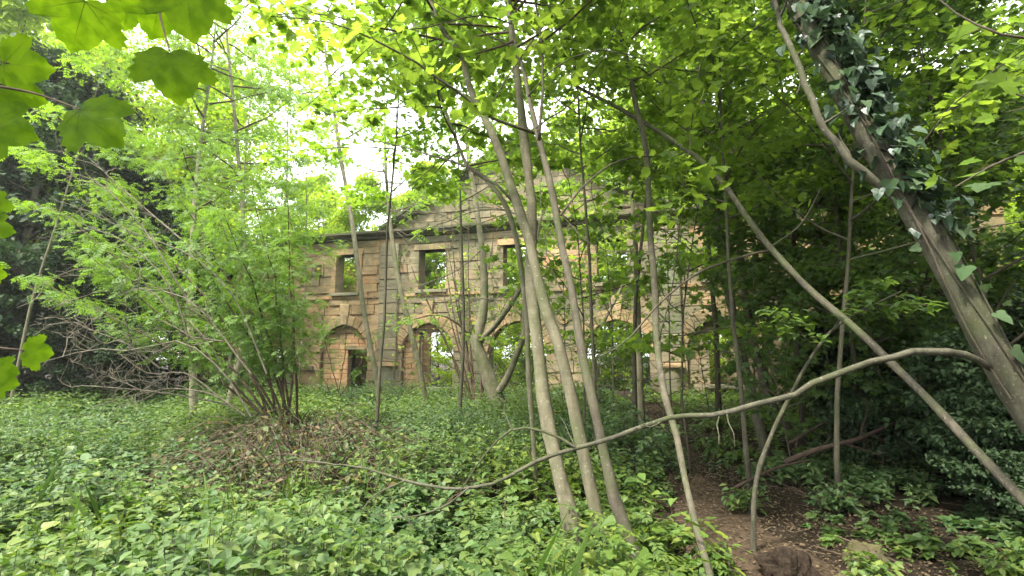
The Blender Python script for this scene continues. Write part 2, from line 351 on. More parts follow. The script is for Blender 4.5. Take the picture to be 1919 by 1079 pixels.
ARCH = {-5.6: 'infill', -2.0: 'infill', 2.07: 'infill', 6.04: 'open', 10.0: 'open', 13.75: 'infill', 17.4: 'infill', -9.2: 'open', 21.0: 'open'}
WIN = [(-9.3, .56), (-5.65, .58), (-2.0, .58), (2.22, .62), (6.04, .6), (9.9, .58), (13.77, .5), (17.4, .5), (21, .5)]
UL, UR = -11.0, 22.6
Z0, SPR, RAD = -.3, 1.83, 1.2
def gaps(z0, z1, ring):
    zc = (z0 + z1) / 2; out = []
    for c in ARCH:
        rr = RAD + ring
        if zc < SPR: out.append((c - RAD, c + RAD))
        elif zc < SPR + rr: h = math.sqrt(rr * rr - (zc - SPR) ** 2); out.append((c - h, c + h))
    for c, h in WIN:
        if 4.5 < zc < 6.25: out.append((c - h, c + h))
    return sorted(out)
def spans(a, b, gp):
    out = []; x = a
    for g0, g1 in gp:
        if g1 <= x or g0 >= b: continue
        if g0 > x: out.append((x, g0))
        x = max(x, g1)
    if x < b: out.append((x, b))
    return out
def courses(z0, z1, h):
    zs = [z0]
    while zs[-1] < z1 - h * .7: zs.append(zs[-1] + h * R.uniform(.82, 1.2))
    zs[-1] = z1; return zs
stones = []     # (u, z, poly, y0)
core = MB()
zs = courses(Z0, 1.83, .40)[:-1] + courses(1.83, 4.5, .40)[:-1] + courses(4.5, 6.25, .42)[:-1] + courses(6.25, 6.86, .31)
for z0, z1 in zip(zs, zs[1:]):
    for s0, s1 in spans(UL, UR, gaps(z0, z1, .30)):
        x = s0
        while x < s1 - .02:
            L = R.uniform(.5, 1.25)
            if s1 - (x + L) < .4: L = s1 - x
            e = .007
            stones.append((x + L / 2, (z0 + z1) / 2, [(x + e, z0 + e), (x + L - e, z0 + e), (x + L - e, z1 - e), (x + e, z1 - e)], R.uniform(-.04, .035)))
            x += L
    for s0, s1 in spans(UL, UR, gaps(z0, z1, .05)): core.box((s0 + .004, .05, z0), (s1 - .004, .62, z1))
PC, PH, PTOP = 6.04, 6.25, 10.72
slope = (PTOP - 7.2) / PH
for z0, z1 in zip(zz := courses(7.12, 10.6, .38), zz[1:]):
    h = PH - .15 - (z0 - 7.2) / slope
    if h < .15: continue
    x = PC - h
    while x < PC + h - .02:
        L = R.uniform(.5, 1.2)
        if PC + h - (x + L) < .35: L = PC + h - x
        e = .007; q = [(x + e, z0 + e), (x + L - e, z0 + e), (x + L - e, z1 - e), (x + e, z1 - e)]
        nl = math.hypot(slope, 1)
        for sg in (-1, 1): q = clip(q, sg * slope, 1, PTOP + sg * slope * PC - .12)
        if len(q) >= 3: stones.append((x + L / 2, (z0 + z1) / 2, q, R.uniform(-.03, .03)))
        x += L
    zt = min(z1, 10.5)
    ht = max(.05, h - .2 - (z1 - z0) / slope); core.box((PC - ht, .05, z0), (PC + ht, .55, zt))
core.build('wall_core', M['core'], hall)
vis = sorted(stones, key=lambda s: abs(s[0] - 4.2) + (6 if s[0] > 13 else 0))
for i, (u, z, q, y0) in enumerate(vis[:300]):
    m = MB(); block(m, q, y0, .3); m.build('stone', M['stone'] if u < .3 or 7.0 < u < 9.2 and 4.4 < z < 6.2 else M['worn_stone'], hall)
m = MB()
for u, z, q, y0 in vis[300:]: block(m, q, y0, .3)
tag(m.build('outer_stonework', M['stone'], hall), kind='stuff')
# arches: voussoirs, keystones, infill masonry
nin = 0
for c, kind in ARCH.items():
    nv = 13
    for k in range(nv):
        a0, a1 = math.pi * k / nv + .008, math.pi * (k + 1) / nv - .008
        if k == nv // 2:
            q = [(c - .16, SPR + RAD), (c + .16, SPR + RAD), (c + .27, SPR + RAD + .95), (c - .27, SPR + RAD + .95)]
            m = MB(); block(m, q, -.09, .55, .03); m.build('keystone', M['stone'], hall); continue
        r0, r1 = RAD, RAD + .45
        q = [(c + math.cos(a) * r, SPR + math.sin(a) * r) for r, a in ((r1, a0), (r1, a1), (r0, a1), (r0, a0))]
        m = MB(); block(m, q[::-1], -.045 + R.uniform(-.01, .01), .6); m.build('arch_stone', M['stone'], hall)
    if kind == 'infill':
        door = {-5.6: (-.5, .7, -.3, 1.95), -2.0: (.1, 1.19, -.3, 1.95), 2.07: (-.47, 1.08, .36, 2.66), 13.75: (-.42, .5, .62, 2.55), 17.4: (-.4, .7, .62, 2.5)}[c]
        d0, d1, dz0, dz1 = door; d0 += c; d1 += c
        zc = courses(Z0, SPR + RAD, .23); zc = sorted([z for z in zc if abs(z - dz0) > .09 and abs(z - dz1) > .09] + [dz0, dz1]) if dz0 > Z0 else sorted([z for z in zc if abs(z - dz1) > .09] + [dz1])
        back = MB()
        for z0, z1 in zip(zc, zc[1:]):
            zm = (z0 + z1) / 2; hw = RAD if zm < SPR else math.sqrt(max(0, RAD ** 2 - (zm - SPR) ** 2))
            if hw < .08: continue
            gp = [(d0, d1)] if dz0 - .01 < zm < dz1 else []
            for s0, s1 in spans(c - hw, c + hw, gp):
                hb = s1 - s0
                back.box((s0 + .006, .27, z0), (s1 - .006, .5, z1))
                x = s0
                while x < s1 - .01:
                    L = R.uniform(.28, .6)
                    if s1 - (x + L) < .2: L = s1 - x
                    e = .006; q = [(x + e, z0 + e), (x + L - e, z0 + e), (x + L - e, z1 - e), (x + e, z1 - e)]
                    m = MB(); block(m, q, .2 + R.uniform(-.015, .015), .4, .015, .006); m.build('infill_stone', M['infill'] if c < 5 else M['worn_stone'], hall); nin += 1
                    x += L
        back.build('infill_core', M['core'], hall)
        m = MB(); block(m, [(d0 - .22, dz1), (d1 + .12, dz1), (d1 + .12, dz1 + .16), (d0 - .22, dz1 + .16)], .165, .5, .02); m.build('lintel', M['timber'] if c in (2.07,) else M['stone'], hall)
        if dz0 > Z0:
            m = MB(); block(m, [(d0 - .12, dz0 - .13), (d1 + .12, dz0 - .13), (d1 + .12, dz0), (d0 - .12, dz0)], -.12, .5, .015); m.build('sill', M['grey_stone'], hall)
        if c == 2.07:
            m = MB(); m.box((d0 - .02, .3, .36), (d0 + .1, .42, 2.655)); m.build('door_post', M['timber'], hall)
for c, h in WIN:
    m = MB(); block(m, [(c - h - .13, 4.36), (c + h + .13, 4.36), (c + h + .13, 4.5), (c - h - .13, 4.5)], -.16, .58, .02); m.build('sill', M['grey_stone'], hall)
    if c < 0 or c > 12:
        for sg in (-1, 1):
            x0, x1 = sorted((c + sg * h * .97, c + sg * (h + .2)))
            m = MB(); block(m, [(x0, 4.5), (x1, 4.5), (x1, 6.25), (x0, 6.25)], -.06, .5, .015); m.build('window_jamb', M['stone'], hall)
    m = MB(); block(m, [(c - h - .25, 6.25), (c + h + .25, 6.25), (c + h + .25, 6.5), (c - h - .25, 6.5)], -.055, .6, .02); m.build('lintel', M['stone'], hall)
# string course below the window sills
for u in np.arange(UL, UR, 1.5):
    m = MB(); block(m, [(u + .01, 4.22), (u + 1.49, 4.22), (u + 1.49, 4.34), (u + .01, 4.34)], -.075, .1, .02); m.build('string_course', M['stone'], hall)
# pilasters with round drums below
for pc in (.22, 11.95):
    z = 1.42
    while z < 6.55:
        h = min(R.uniform(.42, .6), 6.6 - z)
        m = MB(); block(m, [(pc - .45, z + .006), (pc + .45, z + .006), (pc + .45, z + h - .006), (pc - .45, z + h - .006)], -.20 + R.uniform(-.012, .012), .02, .03); m.build('pilaster_stone', M['grey_stone'] if R.random() < .6 else M['worn_stone'], hall)
        z += h
    m = MB(); n = 14
    for za, zb, r in ((-.3, .1, .46), (.1, 1.22, .40)):
        prof = [(r * math.cos(math.pi * k / n), -r * math.sin(math.pi * k / n) * .8) for k in range(n + 1)]
        V = [(pc + x, y, za) for x, y in prof] + [(pc + x, y, zb) for x, y in prof]
        m.add(V, [(i + 1, i, n + 1 + i, n + 2 + i) for i in range(n)] + [tuple(range(n + 1, 2 * n + 2))[::-1]])
    m.build('column_drum', M['grey_stone'], hall)
    m = MB(); block(m, [(pc - .50, 1.225), (pc + .50, 1.225), (pc + .50, 1.40), (pc - .50, 1.40)], -.40, .02, .04); m.build('column_cap', M['stone'], hall)
# cornices
def cornice_piece(name, u0, u1, za, prof, mat):
    m = MB(); k = len(prof)
    V = [(u0, y, za + z) for y, z in prof] + [(u1, y, za + z) for y, z in prof]
    m.add(V, [(i, (i + 1) % k, k + (i + 1) % k, k + i) for i in range(k)] + [tuple(range(k))[::-1], tuple(range(k, 2 * k))])
    return m.build(name, mat, hall)
prof = [(.6, 0), (.02, 0), (-.10, .04), (-.12, .12), (-.28, .17), (-.36, .24), (-.36, .33), (.6, .36)]
for a, b in ((UL, -.35), (-.3, 12.4), (12.45, UR)):
    u = a
    while u < b - .1:
        L = min(R.uniform(.9, 1.4), b - u)
        if a == -.3 or R.random() > .06:
            cornice_piece('cornice_stone', u + .006, u + L - .006, 6.87 + R.uniform(-.012, .012), prof, M['dark_stone'])
        u += L
rt = math.atan(slope)
for sg in (-1, 1):
    t = 0.0; tot = PH / math.cos(rt)
    while t < tot - .1:
        L = min(R.uniform(.7, 1.1), tot - t)
        if not (sg == 1 and 2.1 < t < 3.0):
            m = MB()
            def pt(s, n_, y): return (PC + sg * (PH - s * math.cos(rt)) - 0 + sg * n_ * math.sin(rt), y, 7.2 + s * math.sin(rt) + n_ * math.cos(rt))
            dz = R.uniform(-.02, .02); ro = -.36 + R.uniform(-.02, .02)
            sec = [(.55, -.14), (-.10, -.14), (-.16, -.03), (ro, .06), (ro, .17), (.55, .2)]
            V = [pt(t + .006, n_ + dz, y) for y, n_ in sec] + [pt(t + L - .006, n_ + dz, y) for y, n_ in sec]; k = 6
            m.add(V, [(i, (i + 1) % k, k + (i + 1) % k, k + i) for i in range(k)] + [tuple(range(k))[::-1], tuple(range(k, 2 * k))])
            m.build('raking_cornice_stone', M['dark_stone'], hall)
        t += L
# carved plaques and bosses
for c in (-3.55, 15.6, -7.4):
    m = MB()
    for x0, x1, z0, z1 in ((-.34, .34, -.26, -.20), (-.34, .34, .20, .26), (-.34, -.27, -.199, .199), (.27, .34, -.199, .199)):
        m.box((c + x0, -.09, 5.64 + z0), (c + x1, .0, 5.64 + z1))
    k = 10
    V = [(c + .15 * math.cos(6.283 * i / k) * (1 + .25 * (i % 2)), -.06, 5.64 + .11 * math.sin(6.283 * i / k) * (1 + .25 * (i % 2))) for i in range(k)] + [(c, -.14, 5.64)]
    m.add(V, [(i, k, (i + 1) % k) for i in range(k)]); m.build('carved_plaque', M['stone'], hall)
for c in (-3.95, -.55 - 3.4 + .0, 4.1, 7.95):
    m = MB(); k = 12; ringv = lambda r, y: [(c + r * math.cos(6.283 * i / k), y, 3.15 + r * math.sin(6.283 * i / k)) for i in range(k)]
    if c == -.55 - 3.4 + .0: continue
    V = ringv(.24, .0) + ringv(.24, -.07) + ringv(.16, -.07) + ringv(.14, -.05) + [(c, -.10, 3.15)]
    fs = [(j * k + i, j * k + (i + 1) % k, (j + 1) * k + (i + 1) % k, (j + 1) * k + i) for j in range(3) for i in range(k)] + [(3 * k + i, 3 * k + (i + 1) % k, 4 * k) for i in range(k)]
    m.add(V, fs); m.build('round_boss', M['stone'], hall)
m = MB(); block(m, [(-3.75, 1.02), (-3.5, 1.02), (-3.47, 1.22), (-3.78, 1.22)], -.18, .1); m.build('bracket', M['dark_stone'], hall)
# broken rear walls seen through the openings
def rear_wall(u0, u1, v, top, label, wins=()):
    t = thing('ruined_rear_wall', label, 'wall', (A[0], A[1], 0)); t.rotation_euler = (0, 0, ROT); t['_o'] = [0, 0, 0]
    zz = courses(-.3, top, .34); ct = MB(); st = []
    for z0, z1 in zip(zz, zz[1:]):
        e0, e1 = u0 + max(0, z0 - top * .55) * R.uniform(.5, .9), u1 - max(0, z0 - top * .5) * R.uniform(.5, 1.0)
        gp = [(a, b) for a, b, c_, d in wins if c_ < (z0 + z1) / 2 < d]
        for s0, s1 in spans(e0, e1, gp):
            ct.box((s0 + .03, v + .05, z0), (s1 - .03, v + .5, z1)); x = s0
            while x < s1 - .02:
                L = R.uniform(.4, .9)
                if s1 - (x + L) < .3: L = s1 - x
                st.append([(x + .008, z0 + .008), (x + L - .008, z0 + .008), (x + L - .008, z1 - .008), (x + .008, z1 - .008)]); x += L
    ct.build('wall_core', M['core'], t)
    for q in st[:280]:
        m = MB(); block(m, q, v + R.uniform(-.03, .03), v + .3); m.build('stone', M['infill'] if u0 < 0 else M['worn_stone'], t)
    m = MB()
    for q in st[280:]: block(m, q, v + R.uniform(-.03, .03), v + .3)
    if m.V: tag(m.build('upper_stonework', M['infill'], t), kind='stuff')
rear_wall(-9, -1.4, 7.5, 7.8, 'broken rear sandstone wall seen through the left wing window', [(-3.2, -2.2, .2, 2.4), (-6.5, -5.4, .2, 2.4)])
rear_wall(11.6, 17.5, 7.0, 2.4, 'low rear sandstone wall seen through the right wing window')

# ------------------------------------------------------------------ plant growing
def smooth_line(pts, n):
    pts = np.asarray(pts, float); k = len(pts)
    if k == 2: return pts[0] + (pts[1] - pts[0]) * np.linspace(0, 1, n)[:, None]
    d = np.concatenate([[0], np.cumsum(np.linalg.norm(np.diff(pts, axis=0), axis=1))]); t = np.linspace(0, d[-1], n)
    ext = np.vstack([2 * pts[0] - pts[1], pts, 2 * pts[-1] - pts[-2]]); out = []
    for q in t:
        i = min(k - 2, max(0, int(np.searchsorted(d, q, side='right') - 1))); u = (q - d[i]) / (d[i + 1] - d[i] + 1e-9)
        p0, p1, p2, p3 = ext[i], ext[i + 1], ext[i + 2], ext[i + 3]
        out.append(.5 * ((2 * p1) + (-p0 + p2) * u + (2 * p0 - 5 * p1 + 4 * p2 - p3) * u * u + (-p0 + 3 * p1 - 3 * p2 + p3) * u ** 3))
    return np.array(out)
def unit(v): return v / (np.linalg.norm(v) + 1e-9)
def limb_line(p, d, L, lift=0.0, wob=.12, n=7):
    pts = [np.array(p, float)]; d = unit(np.array(d, float)); s = L / (n - 1)
    for i in range(n - 1):
        d = unit(d + rng.normal(0, wob, 3) + np.array([0, 0, lift])); pts.append(pts[-1] + d * s)
    return np.array(pts)
class Foliage:
    def __init__(s, tmpl, size, flat=.3, mult=2, sp=.05): s.t, s.size, s.flat, s.rows, s.mult, s.sp = tmpl, size, flat, [], mult, sp
    def spray(s, p, yaw, n, spread):
        """n leaves about p, tips turned outwards"""
        for _ in range(n):
            off = rng.normal(0, spread, 3) * (1, 1, .45)
            s.rows.append((*(p + off), yaw + rng.normal(0, .9), rng.normal(-.25, s.flat), rng.normal(0, s.flat), s.size * rng.uniform(.6, 1.2)))
    def groups(s, keep=None):
        a = np.array(s.rows) if s.rows else np.zeros((0, 7))
        if keep is not None: a = a[keep(a)]
        return [(a[:, :3], a[:, 3], a[:, 4], a[:, 5], a[:, 6], s.t)], a
def twigs_on(line, r0, mb, fol, n, tl, per, f0=.25, flatz=.15, step=5, up=.0):
    """side twigs along a limb, leaves along every twig"""
    for k in range(n):
        f = f0 + (1 - f0) * (k + rng.uniform(0, 1)) / n; q = f * (len(line) - 1); i = min(len(line) - 2, int(q)); p = line[i] + (line[i + 1] - line[i]) * (q - i)
        t = unit(line[i + 1] - line[i]); side = np.cross(t, (0, 0, 1)); side = unit(side) if np.linalg.norm(side) > .2 else unit(np.array([*rng.normal(0, 1, 2), 0]))
        d = unit(t * rng.uniform(.3, .9) + side * (1 if k % 2 else -1) * rng.uniform(.6, 1) + np.array([0, 0, rng.normal(up, flatz)]))
        L = tl * rng.uniform(.5, 1.15) * (1 - .35 * f); tw = limb_line(p, d, L, -.02, .10, step)
        mb.tube(tw, np.linspace(max(.0025, r0 * .35), .0015, step), 3, False)
        nl = max(2, int(per * rng.uniform(.7, 1.3)))
        for j in range(nl):
            g = .25 + .75 * (j + .5) / nl; qq = g * (step - 1); ii = min(step - 2, int(qq)); pp = tw[ii] + (tw[ii + 1] - tw[ii]) * (qq - ii)
            dd = tw[ii + 1] - tw[ii]; yaw = math.atan2(-dd[0], dd[1]) + (1 if j % 2 else -1) * rng.uniform(.3, 1.1)
            fol.spray(pp, yaw, fol.mult, fol.sp)
def interp_line(line, f):
    q = f * (len(line) - 1); i = min(len(line) - 2, int(q)); return line[i] + (line[i + 1] - line[i]) * (q - i), unit(line[i + 1] - line[i])
def finish_tree(t, fol, tw, leafm, twigm, keep=None, single=0, leafname='leaf'):
    if tw.V: tag(tw.build('twigs', twigm, t), kind='stuff')
    g, a = fol.groups(keep)
    if single and len(a):
        # the nearest leaves as objects of their own
        dist = np.linalg.norm(a[:, :3] - np.array([0, 0, EYE]), axis=1)
        vis = (a[:, 1] > .5) & (np.abs(a[:, 0]) < a[:, 1] * 1.02) & (a[:, 2] - EYE < a[:, 1] * .72)
        order = np.argsort(np.where(vis, dist / a[:, 6], 1e9))[:single]
        base = np.array(t['_o'])
        sh = []
        for v in range(4):
            lm = leaf_mesh(leafname, leafm, [(np.zeros((1, 3)), np.zeros(1), np.zeros(1), np.zeros(1), np.ones(1), fol.t)]); me = lm.data; bpy.data.objects.remove(lm); sh.append(me)
            break
        for i in order:
            x, y, z, yw, pi_, ro, sz = a[i]
            o = bpy.data.objects.new(leafname, sh[0]); COL.objects.link(o); o.parent = t
            yv = Vector((-math.sin(yw) * math.cos(pi_), math.cos(yw) * math.cos(pi_), math.sin(pi_))); x0 = Vector((math.cos(yw), math.sin(yw), 0)); z0 = x0.cross(yv)
            xv = x0 * math.cos(ro) + z0 * math.sin(ro); zv = xv.cross(yv)
            from mathutils import Matrix
            mt = Matrix((xv, yv, zv)).transposed().to_4x4(); mt.translation = Vector((x - base[0], y - base[1], z - base[2]))
            o.matrix_local = mt @ Matrix.Scale(float(sz), 4)
        msk = np.ones(len(a), bool); msk[order] = False; a = a[msk]; g = [(a[:, :3], a[:, 3], a[:, 4], a[:, 5], a[:, 6], fol.t)]
    if len(a): tag(leaf_mesh('crown', leafm, g, t), kind='stuff')

def generic_tree(name, label, cat, base, H, r, leafm, tmpl, lsize, bark, z0=.3, nl=20, ll=2.2, twigs=7, tl=.8, per=7, lean=(0, 0), lift=.02, taper=.55, group=None, sides=8, keep=None, wob=.05, big_limbs=0, single=0, mult=2, sp=.06, flat=.3):
    base = np.array([base[0], base[1], gz(base[0], base[1])])
    r *= .62; t = thing(name, label, cat, base, group)
    line = limb_line(base - (0, 0, .15), (lean[0], lean[1], 1), H, .03, wob, 12)
    m = MB(); m.tube(line, r * np.concatenate([[1.35], np.linspace(1, .08, 11)]), sides, True, .03); m.build('trunk', bark, t, True)
    fol = Foliage(tmpl, lsize, flat, mult, sp); tw = MB(); lm = MB()
    for k in range(nl):
        f = z0 + (1 - z0) * (k + .5) / nl; p, d = interp_line(line, f); az = k * 2.4 + rng.uniform(-.4, .4)
        shape = math.sin(math.pi * min(1, max(.0, (f - z0) / (1 - z0)) ** .8 * .85 + .15)) * .8 + .25
        L = ll * shape * rng.uniform(.75, 1.2); dd = np.array([math.cos(az), math.sin(az), rng.uniform(.15, .75)])
        ln = limb_line(p, dd, L, lift, .12, 7); rr = r * (1 - f) * .5 + .006
        lm.tube(ln, np.linspace(rr, .004, 7), 5, False)
        twigs_on(ln, rr * .5, tw, fol, twigs, tl, per)
    p, d = interp_line(line, .97); twigs_on(limb_line(p, (0, 0, 1), .6, 0, .1, 4), .01, tw, fol, 5, tl * .7, per)
    tag(lm.build('branches', bark, t, True), kind='stuff')
    finish_tree(t, fol, tw, leafm, M['twig'], keep, single)
    return t

def px_line(seq, n=14):
    """seq of (px, py, Y): where the stem runs, its distance at each point"""
    return smooth_line([P(*q) for q in seq], n)
def stem_tree(name, label, cat, seq, widths, bark, extra_top=None, group=None, n=30, sides=12):
    """a trunk through surveyed points; widths are apparent widths (px) at the same points"""
    pts = [P(*q) for q in seq]; rad = [.74 * w_ / F * q[2] / 2 for w_, q in zip(widths, seq)]
    p0 = pts[0]; b = p0.copy(); d = unit(pts[0] - pts[1])
    g = gz(p0[0], p0[1])
    if p0[2] > g:
        s_ = (p0[2] - g) / max(.3, -d[2]); b = p0 + d * s_; b[2] = gz(b[0], b[1]) - .08
        pts = [b] + pts; rad = [rad[0] * 1.25] + rad
    if extra_top is not None:
        tip = pts[-1] + unit(pts[-1] - pts[-2]) * extra_top * .5 + np.array([0, 0, extra_top * .5]); pts.append(tip); rad.append(.012)
    line = smooth_line(pts, n)
    dd = np.concatenate([[0], np.cumsum(np.linalg.norm(np.diff(np.array(pts), axis=0), axis=1))]); dl = np.concatenate([[0], np.cumsum(np.linalg.norm(np.diff(line, axis=0), axis=1))])
    rr = np.interp(dl / dl[-1], dd / dd[-1], rad)
    rr = rr * (1 + .05 * np.sin(np.arange(n) * 2.1 + pts[0][0] * 9) + rng.normal(0, .035, n))
    t = thing(name, label, cat, (b[0], b[1], gz(b[0], b[1])), group)
    m = MB(); m.tube(line, rr, sides, True, .02); m.build('trunk', bark, t, True)
    return t, line, rr
def add_branch(t, seq, r0, r1, bark, name='branch', n=14, sides=7, knob=.04):
    ln = px_line(seq, n); ln[1:] += rng.normal(0, .0035 if len(ln) > 30 else .006, (n - 1, 3)); m = MB(); rr = np.linspace(r0, r1, n) * .72; m.tube(ln, rr, sides, True, knob)
    for _ in range(n // 3):                                      # stubs and side shoots
        p, d = interp_line(ln, rng.uniform(.15, .97)); L = rng.uniform(.02, .25) * (1 if r0 < .05 else 3); m.tube(limb_line(p, d * .6 + rng.normal(0, .8, 3), L, 0, .15, 4), np.linspace(r1 * .7, .0012, 4), 4, False)
    m.build(name, bark, t, True); return ln
def auto_crown(t, line, f0, f1, nl, ll, fol, tw, bark, twigs=6, tl=.6, per=6, lift=.0, elev=(.0, .6), r=.014, az=None, parts=True):
    for k in range(nl):
        f = f0 + (f1 - f0) * (k + .5) / nl; p, d = interp_line(line, f)
        a = az[k % len(az)] + rng.uniform(-.35, .35) if az else k * 2.4 + rng.uniform(-.4, .4)
        ln = limb_line(p, (math.cos(a), math.sin(a), rng.uniform(*elev)), ll * rng.uniform(.7, 1.2), lift, .10, 8)
        m = MB(); m.tube(ln, np.linspace(r, .003, 8), 5, False); m.build('branch', bark, t, True)
        twigs_on(ln, r * .5, tw, fol, twigs, tl, per)

# near camera: nothing but the hanging sycamore spray comes close
def clear_cam(a, dmin=2.1, zlow=None):
    d = np.linalg.norm(a[:, :3] - np.array([0, 0, EYE]), axis=1); k = d > dmin
    if zlow is not None: k &= ~((a[:, 2] < zlow) & (a[:, 1] < 19))
    return k

# ------------------------------------------------------------------ far wood behind the ruin
def make_far(name, H, r, leafm, nl, ll, twigs, per, ls, z0, bark, tm='far', tl=1.3, mult=5, sp=.28):
    t = generic_tree(name, 'x', 'tree', (0, 0), H, r, leafm, tm, ls, bark, z0=z0, nl=nl, ll=ll, twigs=twigs, tl=tl, per=per, sides=6, mult=mult, sp=sp, flat=.6)
    t.location = (0, 0, 0); return t
protoA = make_far('woodland_tree', 17, .20, M['far'], 30, 4.2, 11, 15, .24, .18, M['grey_bark'])
protoB = make_far('woodland_tree', 14, .13, M['far'], 24, 3.0, 9, 9, .17, .22, M['pale_bark'], mult=3)
protoC = make_far('woodland_tree', 18, .20, M['fard'], 34, 4.6, 12, 16, .24, .10, M['dark_bark'])
used = set()
def place(proto, x, y, s, label, group):
    z = gz(x, y) - .05; rz = R.uniform(0, 6.28)
    if id(proto) not in used:
        used.add(id(proto)); proto.location = (x, y, z); proto.rotation_euler = (0, 0, rz); proto.scale = (s, s, s); proto['label'] = label; proto['group'] = group; return proto
    return copy_thing(proto, (x, y, z), rz, s, label, group)
LB = 'bright green tree in the backlit wood behind the ruin'; GB = 'trees in the wood behind the ruin'
for x, y, s in [(-27, 36, .95), (-22, 31, .8), (-17.5, 41, .62), (-3.5, 33, .85), (1.5, 36, 1.05), (6, 31, .95), (11, 34, 1.1), (16, 29, 1.0), (21, 33, 1.15), (27, 29, 1.1), (33, 34, 1.2),
                (-33, 33, 1.1), (-9, 44, .6), (9, 43, 1.3), (-1, 47, 1.0), (18, 44, 1.3), (29, 45, 1.3), (-38, 42, 1.2), (-28, 48, .9), (40, 38, 1.2),
                (-46, 50, 1.3), (-36, 58, 1.3), (-26, 60, 1.1), (-16, 56, .72), (-6, 58, .75), (4, 57, 1.2), (13, 55, 1.4), (23, 58, 1.5), (34, 56, 1.5), (46, 52, 1.5), (3, 26.8, .5), (14.5, 25.5, .6), (9, 28.5, .8), (-6.5, 31, .55),
                (-12.5, 33, .82), (-9.6, 31.5, .72), (-7, 34, .78), (-21, 21.5, 1.05), (-26, 25, 1.2), (-17.5, 24.5, .95), (-31, 19, 1.2), (-24, 31, 1.2)]:
    place(protoA, x, y, s, LB, GB)
LS = 'slim pale tree with thin see-through crown behind the left wing'; GS = 'slim trees behind the left wing'
for x, y, s in [(-15.5, 29, .95), (-12.6, 32, .9), (-10.3, 30, .72), (-8, 33, .62), (-19, 27, 1.0), (-6.2, 36, .7), (-14, 36, .8), (-23.5, 26, 1.1), (-13.4, 21.5, 1.15), (-11.2, 24.5, 1.2), (-15.6, 19.5, 1.1)]:
    place(protoB, x, y, s, LS, GS)
LD = 'green tree in the dense wood at the right'; GD = 'dense trees at the right'
for k, (x, y, s) in enumerate([(13.5, 20.5, .62), (19, 22, .8), (24, 19, .85), (16.5, 14.5, .6), (22, 13, .7), (29, 24, 1.0), (31, 16, .9), (35, 10, .8), (18.5, 7.5, .55)]):
    place(protoC if k in (4, 7) else protoA, x, y, s, LD, GD)
# mostly unseen trees added around the viewpoint to shade the ground and right side
LC = 'added, mostly unseen broad-crowned tree shading the ground beside the viewpoint'; GC = 'added trees shading the ground around the viewpoint'
for k, (x, y, s) in enumerate([(9, -1, .8), (13, 3, .8), (5, -6, .95), (-3, -9, 1.0), (12, -8, 1.1), (-12, -7, .9), (3, -14, 1.1), (17, -3, 1.0), (-8, -16, 1.2), (22, 4, 1.0), (11.5, 5.5, .7)]):
    place(protoC if k % 2 else protoA, x, y, s, LC, GC)
# dark evergreens at the left
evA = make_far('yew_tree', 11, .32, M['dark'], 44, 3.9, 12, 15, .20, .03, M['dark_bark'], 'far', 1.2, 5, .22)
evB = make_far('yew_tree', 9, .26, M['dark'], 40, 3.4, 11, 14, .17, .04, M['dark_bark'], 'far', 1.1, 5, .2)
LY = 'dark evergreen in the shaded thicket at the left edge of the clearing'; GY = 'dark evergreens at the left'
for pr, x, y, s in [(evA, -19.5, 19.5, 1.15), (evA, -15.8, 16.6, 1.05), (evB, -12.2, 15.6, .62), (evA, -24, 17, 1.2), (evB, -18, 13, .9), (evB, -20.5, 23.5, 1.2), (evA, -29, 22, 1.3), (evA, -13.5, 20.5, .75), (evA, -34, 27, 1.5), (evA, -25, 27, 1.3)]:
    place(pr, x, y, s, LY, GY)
# understorey bushes behind and inside the ruin, and dark bushes at the right
bushA = make_far('wild_bush', 3.4, .05, M['far'], 26, 1.7, 8, 10, .13, .02, M['twig'], 'kite', .6, 4, .14)
bushB = make_far('wild_bush', 3.2, .05, M['mid'], 26, 1.7, 8, 10, .13, .02, M['twig'], 'kite', .6, 4, .14)
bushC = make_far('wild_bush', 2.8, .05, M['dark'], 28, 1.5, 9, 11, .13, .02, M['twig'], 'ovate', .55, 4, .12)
L1 = 'sunlit green bush growing inside the roofless ruin'; G1 = 'bushes inside the ruin'
for x, y, s in [(-7, 29.5, 1.0), (-2.8, 27, .8), (-.5, 30, 1.2), (2.8, 26.5, .9), (5.5, 28, 1.2), (8.8, 25, 1.1), (-10.5, 31, 1.5), (-14, 29, 1.6), (12.5, 24.5, 1.2), (0, 33.5, 1.6), (6, 33, 1.8), (-5, 36, 2), (12, 31, 2), (-18, 31, 2)]:
    place(bushA, x, y, s, L1, G1)
L2 = 'green bush at the foot of the ruin wall'; G2 = 'bushes along the ruin wall'
for x, y, s in [(-10.3, 19.8, .8), (-8.7, 17.2, .5), (2.5, 24, .6), (5.4, 22.6, .75), (9.8, 15.2, .5), (.9, 22.3, .55), (-12.5, 22.5, 1.0)]:
    place(bushB, x, y, s, L2, G2)
L3 = 'dark leafy bush in the deep shade at the right'; G3 = 'dark bushes at the right'
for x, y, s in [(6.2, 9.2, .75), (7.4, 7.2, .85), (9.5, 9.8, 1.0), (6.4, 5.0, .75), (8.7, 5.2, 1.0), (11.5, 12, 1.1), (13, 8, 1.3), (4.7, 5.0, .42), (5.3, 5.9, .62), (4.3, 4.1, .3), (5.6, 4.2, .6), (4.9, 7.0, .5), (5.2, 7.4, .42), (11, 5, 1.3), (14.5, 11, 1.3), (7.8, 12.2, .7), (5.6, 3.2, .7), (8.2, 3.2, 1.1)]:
    place(bushC, x, y, s, L3, G3)
